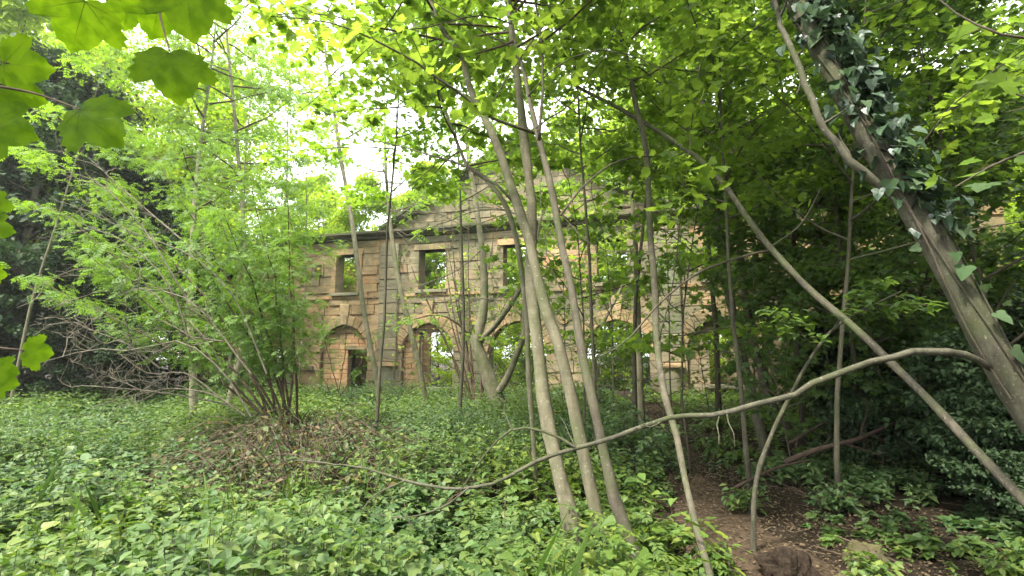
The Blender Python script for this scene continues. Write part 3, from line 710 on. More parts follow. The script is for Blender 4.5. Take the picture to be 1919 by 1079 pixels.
# ------------------------------------------------------------------ tall trees in the wood at the left and right, mid distance
generic_tree('ash_tree', 'tall grey multi-limbed ash rising behind the leafy shrub at the left', 'tree', (-9.6, 17.5), 13, .09, M['lime'], 'ash', .28, M['pale_bark'], .34, 18, 2.4, 6, .9, 5, wob=.03, mult=3, sp=.15)
generic_tree('ash_tree', 'pale slender ash just left of the bright sky gap', 'tree', (-8.2, 20), 12.5, .085, M['lime'], 'ash', .28, M['pale_bark'], .42, 14, 1.9, 6, .8, 5, wob=.04, mult=3, sp=.15)
generic_tree('ash_tree', 'ash with arching twigs above the dark evergreens', 'tree', (-12.5, 13), 11, .06, M['lime'], 'ash', .26, M['pale_bark'], .45, 16, 2.1, 6, .8, 5, lean=(.1, 0), mult=3, sp=.15)
for (px, Y, H, r, lb, mt, z0) in [(1190, 9.5, 10, .07, 'thin straight sapling in front of the fourth ruin arch', 'canopy', .5), (1345, 11.5, 12, .10, 'bare grey trunk just left of the crossing dead pole', 'canopy', .42),
                        (1500, 9.0, 10, .08, 'slender maple crossing behind the leaning dead pole', 'canopy', .3), (1600, 12.5, 13, .12, 'dim upright trunk seen behind the ivy trunk', 'canopy', .3),
                        (1740, 8.0, 10, .09, 'maple with low dark sprays right of the ivy trunk', 'mid', .14), (1850, 11.5, 12, .12, 'shaded maple near the right edge of the wood', 'canopy', .25),
                        (1440, 14.5, 13, .11, 'slim maple in front of the right wing of the ruin', 'canopy', .3), (1900, 6.4, 8, .07, 'dark sapling at the far right edge', 'mid', .12),
                        (1620, 7.2, 9, .055, 'thin sapling in the dark thicket below the pole', 'mid', .2)]:
    b = P(px, 760, Y)
    generic_tree('maple_tree', lb, 'tree', (b[0], b[1]), H, r, M[mt], 'maple_lo', .088, M['dark_bark'], z0, 22, 2.5, 8, .8, 7, wob=.045, mult=8, sp=.16, flat=.4, keep=lambda a: ~((a[:, 2] < 3.4 + .12 * (a[:, 1] - 8)) & (a[:, 0] < a[:, 1] * .42)))

# ------------------------------------------------------------------ the clump of pale trunks in the middle
def crown_for(t, line, leafm, tmpl, size, f0, f1, nl, ll, twigs, tl, per, single=0, zl=3.3, elev=(.0, .5), flat=.28, az=None, r=.014, mult=2, sp=.07):
    fol = Foliage(tmpl, size, flat, mult, sp); tw = MB(); auto_crown(t, line, f0, f1, nl, ll, fol, tw, M['twig'], twigs, tl, per, elev=elev, az=az, r=r)
    finish_tree(t, fol, tw, leafm, M['twig'], lambda a: clear_cam(a, 2.3, zl), single)
t, ln, rr = stem_tree('maple_tree', 'thickest pale trunk of the middle clump, near vertical', 'tree', [(1065, 955, 4.05), (1042, 865, 4.12), (1020, 756, 4.2), (1007, 636, 4.3), (996, 547, 4.38), (993, 493, 4.42), (998, 400, 4.5), (987, 300, 4.6), (980, 240, 4.65), (968, 130, 4.8), (957, 40, 4.9)], [43, 37, 35, 32, 29, 28, 25, 25, 24, 18, 14], M['pale_bark'], 3.0)
crown_for(t, ln, M['canopy'], 'maple', .092, .60, .98, 16, 2.1, 9, .6, 6, 90, mult=3)
t, ln, rr = stem_tree('maple_tree', 'pale trunk of the middle clump that crosses over the thickest one', 'tree', [(1122, 985, 3.95), (1095, 860, 3.98), (1070, 740, 4.0), (1045, 640, 4.02), (1029, 600, 4.05), (1007, 520, 4.1), (989, 436, 4.15), (967, 378, 4.2), (935, 280, 4.4), (905, 215, 4.6), (880, 165, 4.8), (862, 100, 5.0), (805, 0, 5.3)], [33, 31, 30, 29, 28, 27, 26, 25, 22, 19, 17, 15, 14], M['pale_bark'], 2.6)
crown_for(t, ln, M['canopy'], 'maple', .092, .62, .98, 16, 2.2, 9, .6, 6, 90, mult=3, az=[3.1, 2.2, .4, 4.3, 1.5])
add_branch(t, [(962, 378, 4.2), (925, 345, 4.3), (880, 315, 4.5), (815, 292, 4.8), (720, 268, 5.3), (640, 257, 5.8)], .018, .004, M['dark_bark'])
t, ln, rr = stem_tree('maple_tree', 'dark slim trunk at the right of the middle clump with a long arching bough', 'tree', [(1192, 1045, 3.45), (1150, 930, 3.5), (1130, 840, 3.55), (1105, 725, 3.6), (1096, 690, 3.65), (1082, 614, 3.7), (1073, 547, 3.75), (1056, 476, 3.85), (1033, 351, 4.0), (1015, 280, 4.1), (995, 200, 4.2), (980, 125, 4.3), (960, 45, 4.5)], [34, 29, 25, 23, 22, 21, 20, 19, 18, 16, 13, 10, 8], M['grey_bark'], 2.4)
br = add_branch(t, [(1003, 250, 4.15), (965, 235, 4.1), (910, 215, 4.05), (850, 165, 4.0), (740, 95, 3.95), (640, 47, 3.9), (575, 34, 3.9), (490, 30, 3.9)], .019, .005, M['dark_bark'])
br2 = add_branch(t, [(1010, 262, 4.1), (1016, 200, 4.1), (1015, 100, 4.2), (1005, 0, 4.3), (990, -120, 4.4)], .02, .008, M['dark_bark'])
br3 = add_branch(t, [(1051, 404, 3.9), (1078, 369, 3.95), (1113, 329, 4.1), (1167, 302, 4.3), (1240, 290, 4.6), (1300, 292, 4.9)], .012, .007, M['dark_bark'])
for s_, r_ in (([(1072, -20, 4.25), (985, 95, 4.25), (930, 180, 4.2), (880, 245, 4.2), (790, 330, 4.3), (700, 400, 4.4)], .009), ([(975, 100, 4.3), (900, 55, 4.3), (840, 20, 4.3), (760, -30, 4.4)], .010), ([(960, 45, 4.5), (900, 30, 4.3), (820, 45, 4.2), (720, 70, 4.1), (640, 140, 4.1), (560, 210, 4.2)], .008),
                ([(990, 180, 4.2), (1050, 120, 4.1), (1130, 95, 4.0), (1220, 120, 3.9), (1290, 190, 3.9)], .008), ([(1004, 240, 4.1), (1080, 180, 4.3), (1150, 60, 4.5), (1180, -60, 4.7)], .009), ([(1040, 380, 4.0), (1085, 440, 3.9), (1150, 470, 3.8), (1230, 455, 3.8)], .006), ([(1078, 580, 3.75), (1040, 520, 3.7), (1020, 440, 3.7), (1012, 350, 3.8)], .005)):
    add_branch(t, s_, r_ * 1.2, .003, M['dark_bark'])
fol = Foliage('maple', .092, .4, 3, .08); tw = MB()
twigs_on(br, .010, tw, fol, 15, .55, 5, .15); twigs_on(br2, .010, tw, fol, 12, .6, 6, .2)
auto_crown(t, ln, .62, .98, 12, 1.9, fol, tw, M['twig'], 7, .55, 6)
finish_tree(t, fol, tw, M['canopy'], M['twig'], lambda a: clear_cam(a, 2.3, 2.9), 110)
t, ln, rr = stem_tree('maple_tree', 'very thin pale stem just left of the middle clump', 'tree', [(1002, 865, 5.6), (997, 790, 5.6), (990, 690, 5.6), (987, 590, 5.65), (980, 530, 5.7), (967, 445, 5.8), (944, 378, 5.9), (900, 324, 6.1), (870, 300, 6.3)], [11, 12, 13, 13, 13, 13, 13, 12, 9], M['pale_bark'], 3)
crown_for(t, ln, M['canopy'], 'maple_lo', .14, .6, 1, 10, 1.7, 6, .5, 6, 0, zl=3.6)
t, ln, rr = stem_tree('maple_tree', 'long thin trunk right of the middle clump, crossing the fourth arch', 'tree', [(1330, 1075, 3.2), (1305, 990, 3.4), (1290, 930, 3.55), (1277, 860, 3.75), (1265, 805, 3.9), (1245, 740, 4.1), (1238, 707, 4.2), (1229, 610, 4.5), (1227, 530, 4.7), (1218, 436, 5.0), (1211, 280, 5.4), (1190, 190, 5.7), (1170, 90, 6.0), (1145, 0, 6.3)], [18, 17, 16, 16, 16, 17, 18, 17, 17, 16, 15, 14, 13, 11], M['grey_bark'], 3)
fol = Foliage('maple', .092, .4, 3, .08); tw = MB()
b1 = add_branch(t, [(1232, 650, 4.4), (1262, 520, 4.3), (1275, 400, 4.2), (1290, 300, 4.2), (1310, 120, 4.3)], .009, .004, M['dark_bark'])
auto_crown(t, ln, .55, .98, 14, 1.9, fol, tw, M['twig'], 7, .55, 6, az=[0, .8, -.7, 2.2, 3.8]); twigs_on(b1, .006, tw, fol, 10, .45, 5, .35)
finish_tree(t, fol, tw, M['canopy'], M['twig'], lambda a: clear_cam(a, 2.3, 2.7), 90)
t, ln, rr = stem_tree('maple_tree', 'upright brown trunk standing before the right-hand arch of the ruin', 'tree', [(1430, 825, 8.2), (1415, 765, 8.3), (1390, 665, 8.4), (1370, 570, 8.5), (1349, 458, 8.7), (1336, 338, 8.9), (1318, 200, 9.2), (1300, 60, 9.5)], [24, 23, 22, 21, 19, 17, 15, 13], M['grey_bark'], 3)
add_branch(t, [(1395, 690, 8.35), (1365, 560, 8.0), (1320, 480, 7.7), (1270, 440, 7.4), (1235, 430, 7.3)], .018, .006, M['dark_bark'])
crown_for(t, ln, M['canopy'], 'maple_lo', .088, .42, .98, 20, 2.2, 9, .8, 7, 0, mult=5, sp=.14, zl=4.6)
t, ln, rr = stem_tree('maple_tree', 'slightly darker trunk right beside the upright brown one', 'tree', [(1478, 800, 8.8), (1445, 760, 8.8), (1425, 690, 8.9), (1400, 580, 9.0), (1382, 420, 9.1), (1370, 250, 9.3), (1365, 60, 9.6)], [20, 20, 19, 18, 15, 13, 11], M['dark_bark'], 3)
crown_for(t, ln, M['canopy'], 'maple_lo', .088, .38, .98, 20, 2.3, 9, .8, 7, 0, mult=5, sp=.14, zl=4.2)
# canopy saplings whose crowns fill the top of the view
for (px, Y, H, r, lb, mt, z0, ls) in [(1120, 7.0, 8.5, .045, 'thin stem just right of the middle clump with a wide bright crown', 'canopy', .5, .092), (700, 8.6, 8.5, .05, 'thin stem carrying bright leaves above the pediment slope', 'lime', .52, .09),
                        (1400, 6.2, 8, .05, 'slim stem whose leafy crown hangs over the crossing pole', 'canopy', .42, .092), (860, 10.5, 10, .06, 'slim maple rising before the centre doorway', 'canopy', .5, .092), (1560, 5.6, 7.5, .045, 'slim stem between the pole and the ivy trunk', 'canopy', .36, .09)]:
    b = P(px, 800, Y)
    tt = generic_tree('maple_tree', lb, 'tree', (b[0], b[1]), H, r, M[mt], 'maple', ls, M['grey_bark'], z0, 22, 2.3, 8, .65, 6, wob=.035, mult=4, sp=.12, flat=.4, keep=lambda a: clear_cam(a, 2.4, 3.2), single=40)

# ------------------------------------------------------------------ small trees in front of the facade
t, ln, rr = stem_tree('forked_tree', 'forked grey tree right of the centre doorway', 'tree', [(930, 748, 14.0), (912, 700, 14.0), (897, 655, 14.0), (890, 640, 14.0), (905, 590, 14.0), (908, 520, 14.1), (900, 440, 14.2), (885, 340, 14.4), (872, 240, 14.8)], [42, 34, 30, 30, 24, 18, 15, 12, 9], M['pale_bark'], 2, n=20)
b1 = add_branch(t, [(893, 645, 14), (925, 612, 13.9), (960, 565, 13.8), (985, 520, 13.7), (1005, 450, 13.8), (1020, 380, 14)], .13, .03, M['pale_bark'])
b2 = add_branch(t, [(925, 745, 13.9), (950, 708, 13.8), (968, 665, 13.7), (982, 625, 13.6), (984, 560, 13.6), (992, 470, 13.7)], .15, .06, M['pale_bark'])
b3 = add_branch(t, [(888, 640, 14), (860, 608, 13.8), (820, 590, 13.5), (770, 600, 13), (735, 615, 12.6)], .05, .012, M['twig'])
b4 = add_branch(t, [(965, 400, 14), (930, 392, 13), (880, 398, 12.4), (840, 415, 12), (790, 432, 11.6), (765, 455, 11.4), (745, 435, 11.2)], .03, .012, M['grey_twig'])
fol = Foliage('ash', .30, .3); tw = MB()
for b, n_ in ((b1, 9), (b2, 5), (b3, 3), (b4, 3)): twigs_on(b, .012, tw, fol, n_, .9, 4, .4)
auto_crown(t, ln, .55, .98, 9, 1.7, fol, tw, M['twig'], 5, .8, 4)
finish_tree(t, fol, tw, M['lime'], M['twig'], None, 40)
def coppice(name, label, base_px, Y, tips, w0, w1, bark, leafm, tmpl, size, nt_, tl, per, single=0, mid_jit=18, f0=.35, keep=None, mult=1):
    b = P(*base_px, Y); b[2] = gz(b[0], b[1]); t = thing(name, label, 'tree' if 'tree' in name else 'shrub', b)
    fol = Foliage(tmpl, size, .35, mult, .10); tw = MB()
    for (px, py, dy, cx, cy) in tips:
        s0 = b + np.array([rng.normal(0, .12), rng.normal(0, .12), -.05]); e = P(px, py, Y + dy); c = P(cx, cy, Y + dy * .5)
        ln = smooth_line([s0, c, e], 12) + np.concatenate([np.zeros((1, 3)), rng.normal(0, .015, (11, 3))]); m = MB()
        m.tube(ln, np.linspace(w0, w1, 12), 6, False, .03); m.build('stem', bark, t, True); twigs_on(ln, w0 * .3, tw, fol, nt_, tl, per, f0)
    finish_tree(t, fol, tw, leafm, M['twig'], keep, single); return t
coppice('coppiced_tree', 'bundle of thin brown coppice stems left of the forked tree', (895, 742), 15,
        [(838, 455, .2, 862, 600), (815, 500, .4, 855, 640), (860, 430, .4, 868, 590), (790, 540, -.3, 840, 650), (925, 430, .6, 905, 600), (845, 400, .5, 858, 560), (770, 500, -.5, 835, 640), (950, 560, .5, 915, 650), (880, 380, .5, 878, 560), (830, 420, .7, 850, 590)],
        .035, .010, M['twig'], M['lime'], 'ash', .16, 6, .9, 1, f0=.5)
for seq, wd, lb, lm in [
    ([(711, 742, 15), (704, 700, 15), (696, 658, 15), (682, 582, 15), (671, 502, 15), (658, 405, 15.2), (636, 280, 15.5), (625, 200, 15.7), (610, 100, 16)], [14, 14, 13, 13, 12, 11, 10, 8, 6], 'slim wavy trunk crossing the upper window of the left wing', 'lime'),
    ([(793, 730, 15.6), (784, 680, 15.6), (769, 618, 15.6), (751, 547, 15.6), (738, 471, 15.7), (728, 390, 15.9), (722, 290, 16.2)], [15, 15, 14, 13, 12, 9, 7], 'slim straight trunk in front of the doorway arch', 'lime'),
    ([(1200, 735, 11.8), (1197, 650, 11.8), (1194, 560, 11.9), (1190, 440, 12), (1180, 330, 12.3)], [18, 17, 15, 12, 9], 'thin pale trunk in front of the open arch right of centre', 'canopy'),
    ([(1172, 520, 16), (1115, 640, 15.5), (1120, 700, 15.5)][::-1], [10, 9, 7], 'short bent stem by the fourth arch', 'canopy')]:
    t, ln, rr = stem_tree('ash_tree', lb, 'tree', seq, wd, M['pale_bark'], 2.0)
    crown_for(t, ln, M[lm], 'ash', .24, .6, .98, 11, 1.8, 6, .8, 4, 0, mult=2, zl=5.2, r=.03)
t, ln, rr = stem_tree('ash_tree', 'pale thick trunk half hidden behind the leafy shrub at the left', 'tree', [(363, 745, 12), (362, 700, 12), (357, 620, 12), (357, 540, 12.1), (362, 430, 12.3), (372, 300, 12.6), (395, 130, 13)], [20, 18, 17, 15, 12, 9, 6], M['pale_bark'], 2)
crown_for(t, ln, M['shrub'], 'ash', .25, .45, .98, 16, 2.2, 7, .8, 5, 0, mult=3, sp=.12, zl=None, r=.03)
t, ln, rr = stem_tree('ash_tree', 'second pale trunk leaning right at the corner of the left wing', 'tree', [(432, 745, 12.6), (445, 690, 12.6), (455, 620, 12.7), (462, 540, 12.8), (455, 400, 13), (440, 220, 13.4), (425, 60, 13.8)], [18, 16, 14, 12, 10, 8, 5], M['pale_bark'], 2)
crown_for(t, ln, M['shrub'], 'ash', .25, .4, .98, 16, 2.1, 7, .8, 5, 0, mult=3, sp=.12, zl=None, r=.03)
# the leafy shrub in the left half
coppice('ash_shrub', 'wide light green many-stemmed shrub at the left of the clearing', (560, 800), 8.4,
        [(60, 520, -.6, 380, 690), (120, 400, .2, 400, 650), (200, 350, .8, 430, 620), (300, 310, 0, 470, 600), (380, 330, 1, 480, 600), (470, 330, .3, 515, 580), (535, 350, -.3, 548, 560), (150, 440, .5, 430, 640),
         (340, 450, -1, 470, 640), (160, 470, -1.4, 400, 680), (420, 400, -1.2, 500, 620), (500, 440, -1, 530, 640), (230, 420, 1.5, 430, 640), (545, 400, .9, 551, 560)],
        .024, .005, M['twig'], M['shrub'], 'ash', .16, 20, .62, 8, 60, mult=3, f0=.36)
coppice('elder_shrub', 'small bright shrub in front of the left wing of the ruin', (640, 745), 16,
        [(600, 600, 0, 620, 680), (700, 620, 0, 670, 690), (650, 590, -.5, 645, 670), (560, 640, .5, 600, 700)], .02, .006, M['twig'], M['shrub'], 'ash', .22, 6, .5, 4, mult=2)
# arching bare branches of the shrub (pale dead wood)
dead = thing('dead_shrub', 'tangle of pale bare branches in front of the dark thicket at the left', 'shrub', P(470, 790, 7.6) * (1, 1, 0))
tips = [[(470, 780), (420, 700), (340, 640), (250, 657), (170, 655), (40, 690)], [(460, 780), (400, 740), (330, 728), (290, 732)], [(250, 657), (238, 610), (236, 580), (255, 560), (262, 520)], [(170, 655), (142, 635), (135, 610), (130, 590)],
        [(300, 690), (230, 640), (190, 643), (150, 600), (110, 597)], [(420, 720), (380, 650), (300, 600), (210, 590), (160, 560)], [(380, 700), (300, 560), (230, 530), (170, 500), (100, 520), (60, 545)], [(440, 760), (300, 735), (150, 722), (145, 725)],
        [(360, 660), (330, 560), (270, 480), (180, 430), (90, 450)], [(500, 700), (440, 560), (360, 480), (260, 440), (170, 400)], [(280, 740), (240, 720), (200, 705)]]
tips += [[(450, 740), (350, 600), (240, 640), (120, 600), (50, 640)], [(470, 700), (350, 560), (200, 545), (90, 580)], [(430, 760), (350, 700), (280, 700), (220, 660)], [(400, 640), (300, 660), (240, 700)], [(420, 640), (310, 620), (220, 560), (150, 480)], [(350, 560), (270, 430), (180, 340), (110, 320)], [(400, 500), (260, 380), (160, 290)]]
for k, s in enumerate(tips):
    Y = 7.4 + .12 * (k % 4); ln = px_line([(x, y, Y - .15 * i) for i, (x, y) in enumerate(s)], 12); m = MB(); m.tube(ln, np.linspace(.014, .004, 12), 5, False, .05)
    for _ in range(7):
        p, d = interp_line(ln, rng.uniform(.25, .95)); sub = limb_line(p, d + rng.normal(0, .7, 3), rng.uniform(.2, .9), 0, .3, 7); m.tube(sub, np.linspace(.006, .0022, 7), 3, False)
        for _ in range(3):
            p2, d2 = interp_line(sub, rng.uniform(.3, .9)); m.tube(limb_line(p2, d2 + rng.normal(0, .7, 3), rng.uniform(.1, .35), 0, .3, 4), np.linspace(.003, .0018, 4), 3, False)
    m.build('branch', M['grey_twig'], dead, True)
# long sweeping bare branches in front of the pediment
arch_ = thing('dead_branch', 'bundle of bare pale twigs hanging before the left slope of the pediment', 'branch', P(930, 395, 11))
for s in [[(960, 395), (900, 388), (830, 405), (770, 440), (745, 430)], [(940, 390), (870, 350), (800, 372), (740, 405)], [(950, 400), (860, 430), (800, 425), (730, 390)], [(900, 470), (850, 510), (760, 540), (700, 520)], [(880, 430), (820, 400), (760, 395), (700, 400)], [(930, 560), (860, 560), (800, 572), (745, 575)]]:
    ln = px_line([(x, y, 11.6 + .1 * i) for i, (x, y) in enumerate(s)], 10); m = MB(); m.tube(ln, np.linspace(.014, .004, 10), 5, False, .05)
    for _ in range(9):
        p, d = interp_line(ln, rng.uniform(.1, .95)); m.tube(limb_line(p, d + rng.normal(0, .7, 3), rng.uniform(.3, 1.0), 0, .2, 5), np.linspace(.006, .002, 5), 3, False)
    m.build('branch', M['grey_twig'], arch_, True)

# thin saplings and bare brush between the clump and the ruin
sapA = make_far('thin_sapling', 6.5, .028, M['canopy'], 16, 1.3, 5, 5, .12, .25, M['dark_bark'], 'maple_lo', .5, 2, .08)
sapB = make_far('thin_sapling', 5.5, .024, M['mid'], 20, 1.2, 6, 6, .10, .12, M['dark_bark'], 'maple_lo', .5, 3, .09)
sapC = make_far('bare_sapling', 4.2, .022, M['canopy'], 22, 1.5, 5, 2, .10, .06, M['twig'], 'maple_lo', .6, 1, .05)
for pr, lb, gr_, sp_ in ((sapA, 'thin sapling with sparse bright leaves in front of the ruin', 'thin bright saplings before the ruin', [(1095, 8, 1), (1150, 12, 1.1), (1010, 11, 1.0), (1260, 10.5, 1), (1290, 7.2, 1), (1060, 15, 1.2)]),
                         (sapB, 'leafy dark sapling veiling the right half of the ruin', 'dark saplings before the right of the ruin', [(1420, 12.5, 1.1), (1460, 9.8, 1.1), (1510, 12, 1.3), (1560, 8.4, 1.1), (1640, 9.6, 1.2), (1700, 11, 1.3), (1480, 7.2, .8), (1600, 14.5, 1.5), (1780, 9.2, 1.2), (1850, 8, 1.1), (1680, 7, .8)]),
                         (sapC, 'bare twiggy sapling in front of the arches', 'bare twiggy saplings before the arches', [(860, 16, 1), (905, 15.5, 1.1), (1120, 13, .9), (1170, 16, 1), (1240, 12, .9), (985, 15, .9), (760, 15, .8), (1330, 12, .8), (1420, 10.5, .8), (1060, 10.5, .6)])):
    for px, Y, s in sp_:
        p = P(px, 750, Y); place(pr, p[0], p[1], s, lb, gr_)

ORD = 'leftmost second third fourth fifth sixth seventh eighth ninth tenth eleventh twelfth thirteenth fourteenth fifteenth sixteenth seventeenth eighteenth nineteenth twentieth'.split()
def ordinals(group, phrase):
    o_ = sorted([o for o in COL.objects if o.parent is None and o.get('group') == group], key=lambda o: o.location.x / max(.1, o.location.y))
    for i, o in enumerate(o_): o['label'] = (ORD[0] if i == 0 else ORD[i] + ' from the left') + ' of ' + phrase
ordinals('thin bright saplings before the ruin', 'the thin bright-leaved saplings before the ruin')
ordinals('dark saplings before the right of the ruin', 'the dark saplings veiling the ruin at right')
ordinals('bare twiggy saplings before the arches', 'the bare twiggy saplings before the arches')
ordinals(GY, 'the dark evergreens in the left thicket')
ordinals(G3, 'the dark leafy bushes in the right shade')
ordinals(G1, 'the sunlit bushes growing inside the ruin')
ordinals(G2, 'the green bushes along the ruin wall')
ordinals(GD, 'the tall green trees filling the right')
ordinals(GS, 'the slim pale trees behind the left wing')

for o in [o for o in COL.objects if o.parent is None and o.get('group') == GB]:
    q = o.location.x / o.location.y
    reg = 'left wing' if q < -.22 else ('pedimented centre' if q < .2 else 'right wing')
    o['group'] = 'trees in the wood behind the ' + reg; o['label'] = 'bright green tree in the backlit wood behind the ' + reg + ' of the ruin'
# ------------------------------------------------------------------ right foreground: ivy trunk, bough, dead pole, sapling
IV = [(2060, 1000, 2.75), (1960, 820, 2.75), (1900, 730, 2.77), (1850, 640, 2.8), (1800, 545, 2.83), (1755, 460, 2.87), (1700, 380, 2.92), (1650, 300, 2.98), (1600, 210, 3.05), (1545, 110, 3.15), (1490, 0, 3.3), (1440, -110, 3.5)]
t, ln, rr = stem_tree('maple_tree', 'big leaning trunk clad in ivy at the right edge', 'tree', IV, [76, 74, 72, 68, 64, 60, 57, 55, 53, 50, 46, 42], M['bough_bark'], 2.5, n=26, sides=16)
bough = add_branch(t, [(1858, 690, 2.78), (1815, 666, 2.72), (1760, 658, 2.68), (1700, 662, 2.66), (1620, 682, 2.68), (1530, 718, 2.7), (1440, 752, 2.72), (1340, 775, 2.76), (1250, 785, 2.8), (1170, 812, 2.84), (1085, 838, 2.88), (1000, 868, 2.95), (945, 895, 3.0), (900, 911, 3.08), (830, 914, 3.2), (760, 900, 3.35), (690, 878, 3.5), (620, 868, 3.7), (555, 862, 3.9)], .026, .007, M['bough_bark'], 'bough', 44, 9, .06)
add_branch(t, [(1700, 400, 2.95), (1645, 345, 2.93), (1600, 300, 2.95), (1572, 275, 2.98), (1540, 228, 3.02), (1507, 152, 3.1), (1480, 85, 3.2), (1450, 0, 3.35), (1425, -100, 3.5)], .034, .02, M['bough_bark'], 'bough', 22, 10, .04)
tw = MB()
for seq, r in (([(1078, 838, 2.88), (1030, 812, 2.9), (965, 803, 2.95), (910, 850, 3.0), (860, 925, 3.05)], .009), ([(960, 806, 2.95), (945, 770, 3.0), (950, 745, 3.0)], .005), ([(880, 913, 3.1), (830, 950, 3.1), (760, 970, 3.15), (700, 962, 3.2)], .007), ([(760, 900, 3.35), (700, 930, 3.3), (665, 980, 3.25)], .006), ([(1250, 785, 2.8), (1215, 800, 2.8), (1195, 780, 2.8)], .004), ([(1000, 868, 2.95), (985, 835, 2.95)], .004), ([(745, 897, 3.3), (745, 850, 3.3)], .004)):
    tw.tube(px_line(seq, 10), np.linspace(r, .003, 10), 5, False, .06)
tag(tw.build('twigs', M['bough_bark'], t, True), kind='stuff')
fol = Foliage('maple', .15, .3); tw = MB()
up = [p for p in ln if p[2] > 4.2]
for k in range(12):
    p = ln[-1 - (k % 6)]; l2 = limb_line(p, (math.cos(k * 2.4), math.sin(k * 2.4), rng.uniform(0, .5)), 1.8, 0, .1, 8); tw.tube(l2, np.linspace(.014, .003, 8), 5, False); twigs_on(l2, .008, tw, fol, 8, .5, 6)
tag(tw.build('upper_twigs', M['twig'], t), kind='stuff'); g, a = fol.groups(lambda a: clear_cam(a, 2.2)); tag(leaf_mesh('crown', M['mid'], g, t), kind='stuff')
# ivy: a climbing stem and its leaves
ivy = thing('ivy', 'dark glossy ivy climbing the big leaning trunk', 'ivy', t['_o'])
iv_mesh = leaf_mesh('leaf', M['ivy'], [(np.zeros((1, 3)), np.zeros(1), np.zeros(1), np.zeros(1), np.ones(1), 'ivy')]); ivd = iv_mesh.data; ivd.polygons.foreach_set('use_smooth', np.ones(len(ivd.polygons), dtype=bool)); bpy.data.objects.remove(iv_mesh)
from mathutils import Matrix
def orient(o, p, tip, nrm, s, base):
    y = Vector(tip).normalized(); z = Vector(nrm); z = (z - y * z.dot(y)).normalized(); x = y.cross(z)
    m = Matrix((x, y, z)).transposed().to_4x4(); m.translation = Vector([float(a) for a in (np.array(p) - np.array(base))]); o.matrix_local = m @ Matrix.Scale(float(s), 4)
st = MB()
for off in (-.5, .35, .9):
    pts = []
    for i in range(5, 26):
        d = unit(ln[min(i + 1, 25)] - ln[i - 1]); side = unit(np.cross(d, (0, 1, 0))); a_ = off + .5 * math.sin(i * .8 + off * 3); pts.append(ln[i] + (math.cos(a_) * np.array([0, -1, 0]) + math.sin(a_) * side) * (rr[i] + .008))
    st.tube(smooth_line(pts, 50), .005, 5, False, .15)
st.build('stem', M['dark_bark'], ivy)
n_iv = 0
for k in range(1500):
    q = rng.uniform(.1, .97); p, d = interp_line(ln, q); dens = .13 if p[2] < 2.15 else (.97 if p[2] < 4.3 else .3)
    if rng.uniform() > dens: continue
    p, d = interp_line(ln, q); r_ = np.interp(q * 25, np.arange(26), rr); side = unit(np.cross(d, (0, 1, 0))); back = np.cross(side, d)
    a_ = rng.normal(.8 if side[0] > 0 else -.8, .7); out = math.cos(a_) * np.array([0, -1, 0]) + math.sin(a_) * side; out = unit(out - d * (out @ d))
    lift_ = abs(rng.normal(0, .05)) + .015
    o = bpy.data.objects.new('leaf', ivd); COL.objects.link(o); o.parent = ivy
    orient(o, p + out * (r_ + lift_), Vector([float(v) for v in (out * .5 + rng.normal(0, .45, 3) + np.array([0, 0, -.75]))]), Vector([float(v) for v in (out + rng.normal(0, .28, 3) + np.array([0, 0, .15]))]), rng.uniform(.045, .105), t['_o']); n_iv += 1
    if n_iv >= 290: break
fol = Foliage('ivy', .075, .5)
for k in range(900):
    q = rng.uniform(.1, .97); p, d = interp_line(ln, q)
    if p[2] < 2.35 or p[2] > 4.6: continue
    side = unit(np.cross((0, 1, 0), d)); a_ = rng.normal(.9, .9); out = unit(math.cos(a_) * np.array([0, -1, 0]) * .6 + math.sin(a_) * side)
    fol.spray(p + out * rng.uniform(.05, .21), math.atan2(-out[0], out[1]), 3, .035)
fol.rows = [(*r_[:4], r_[4] - .6, *r_[5:]) for r_ in fol.rows]
g, a = fol.groups(lambda a: clear_cam(a, 2.2)); tag(leaf_mesh('foliage', M['ivyd'], g, ivy), kind='stuff')
# leaning dead pole
pole = [(2080, 1110, 2.75), (1985, 1005, 2.85), (1919, 938, 2.95), (1830, 845, 3.15), (1740, 748, 3.4), (1680, 690, 3.6), (1600, 612, 3.85), (1520, 545, 4.15), (1440, 460, 4.5), (1395, 400, 4.75), (1360, 350, 5.0), (1310, 298, 5.3), (1240, 250, 5.6), (1170, 208, 5.9), (1100, 172, 6.2), (1060, 150, 6.4)]
t, ln, rr = stem_tree('leaning_pole', 'long dead leaning trunk spotted with pale lichen, crossing the wood at the right', 'dead tree', pole, [25, 25, 24, 22, 20, 19, 18, 17, 16, 15, 14, 13, 12, 11, 9, 7], M['lichen_bark'], n=40, sides=9)
tw = MB()
for s, r in (([(1440, 470, 4.5), (1400, 478, 4.4), (1320, 505, 4.3), (1270, 538, 4.2), (1229, 575, 4.1), (1193, 618, 4.0), (1167, 645, 4.0), (1120, 670, 4.0), (1080, 690, 4.0)], .012), ([(1100, 172, 6.2), (1075, 160, 6.2), (1062, 175, 6.2)], .02), ([(1085, 165, 6.2), (1070, 140, 6.1), (1082, 130, 6.1)], .012), ([(1445, 462, 4.5), (1500, 420, 4.5), (1540, 350, 4.5)], .008)):
    m = MB(); m.tube(px_line(s, 14), np.linspace(r, r * .35, 14), 6, False, .07); m.build('branch', M['dark_bark'], t, True)
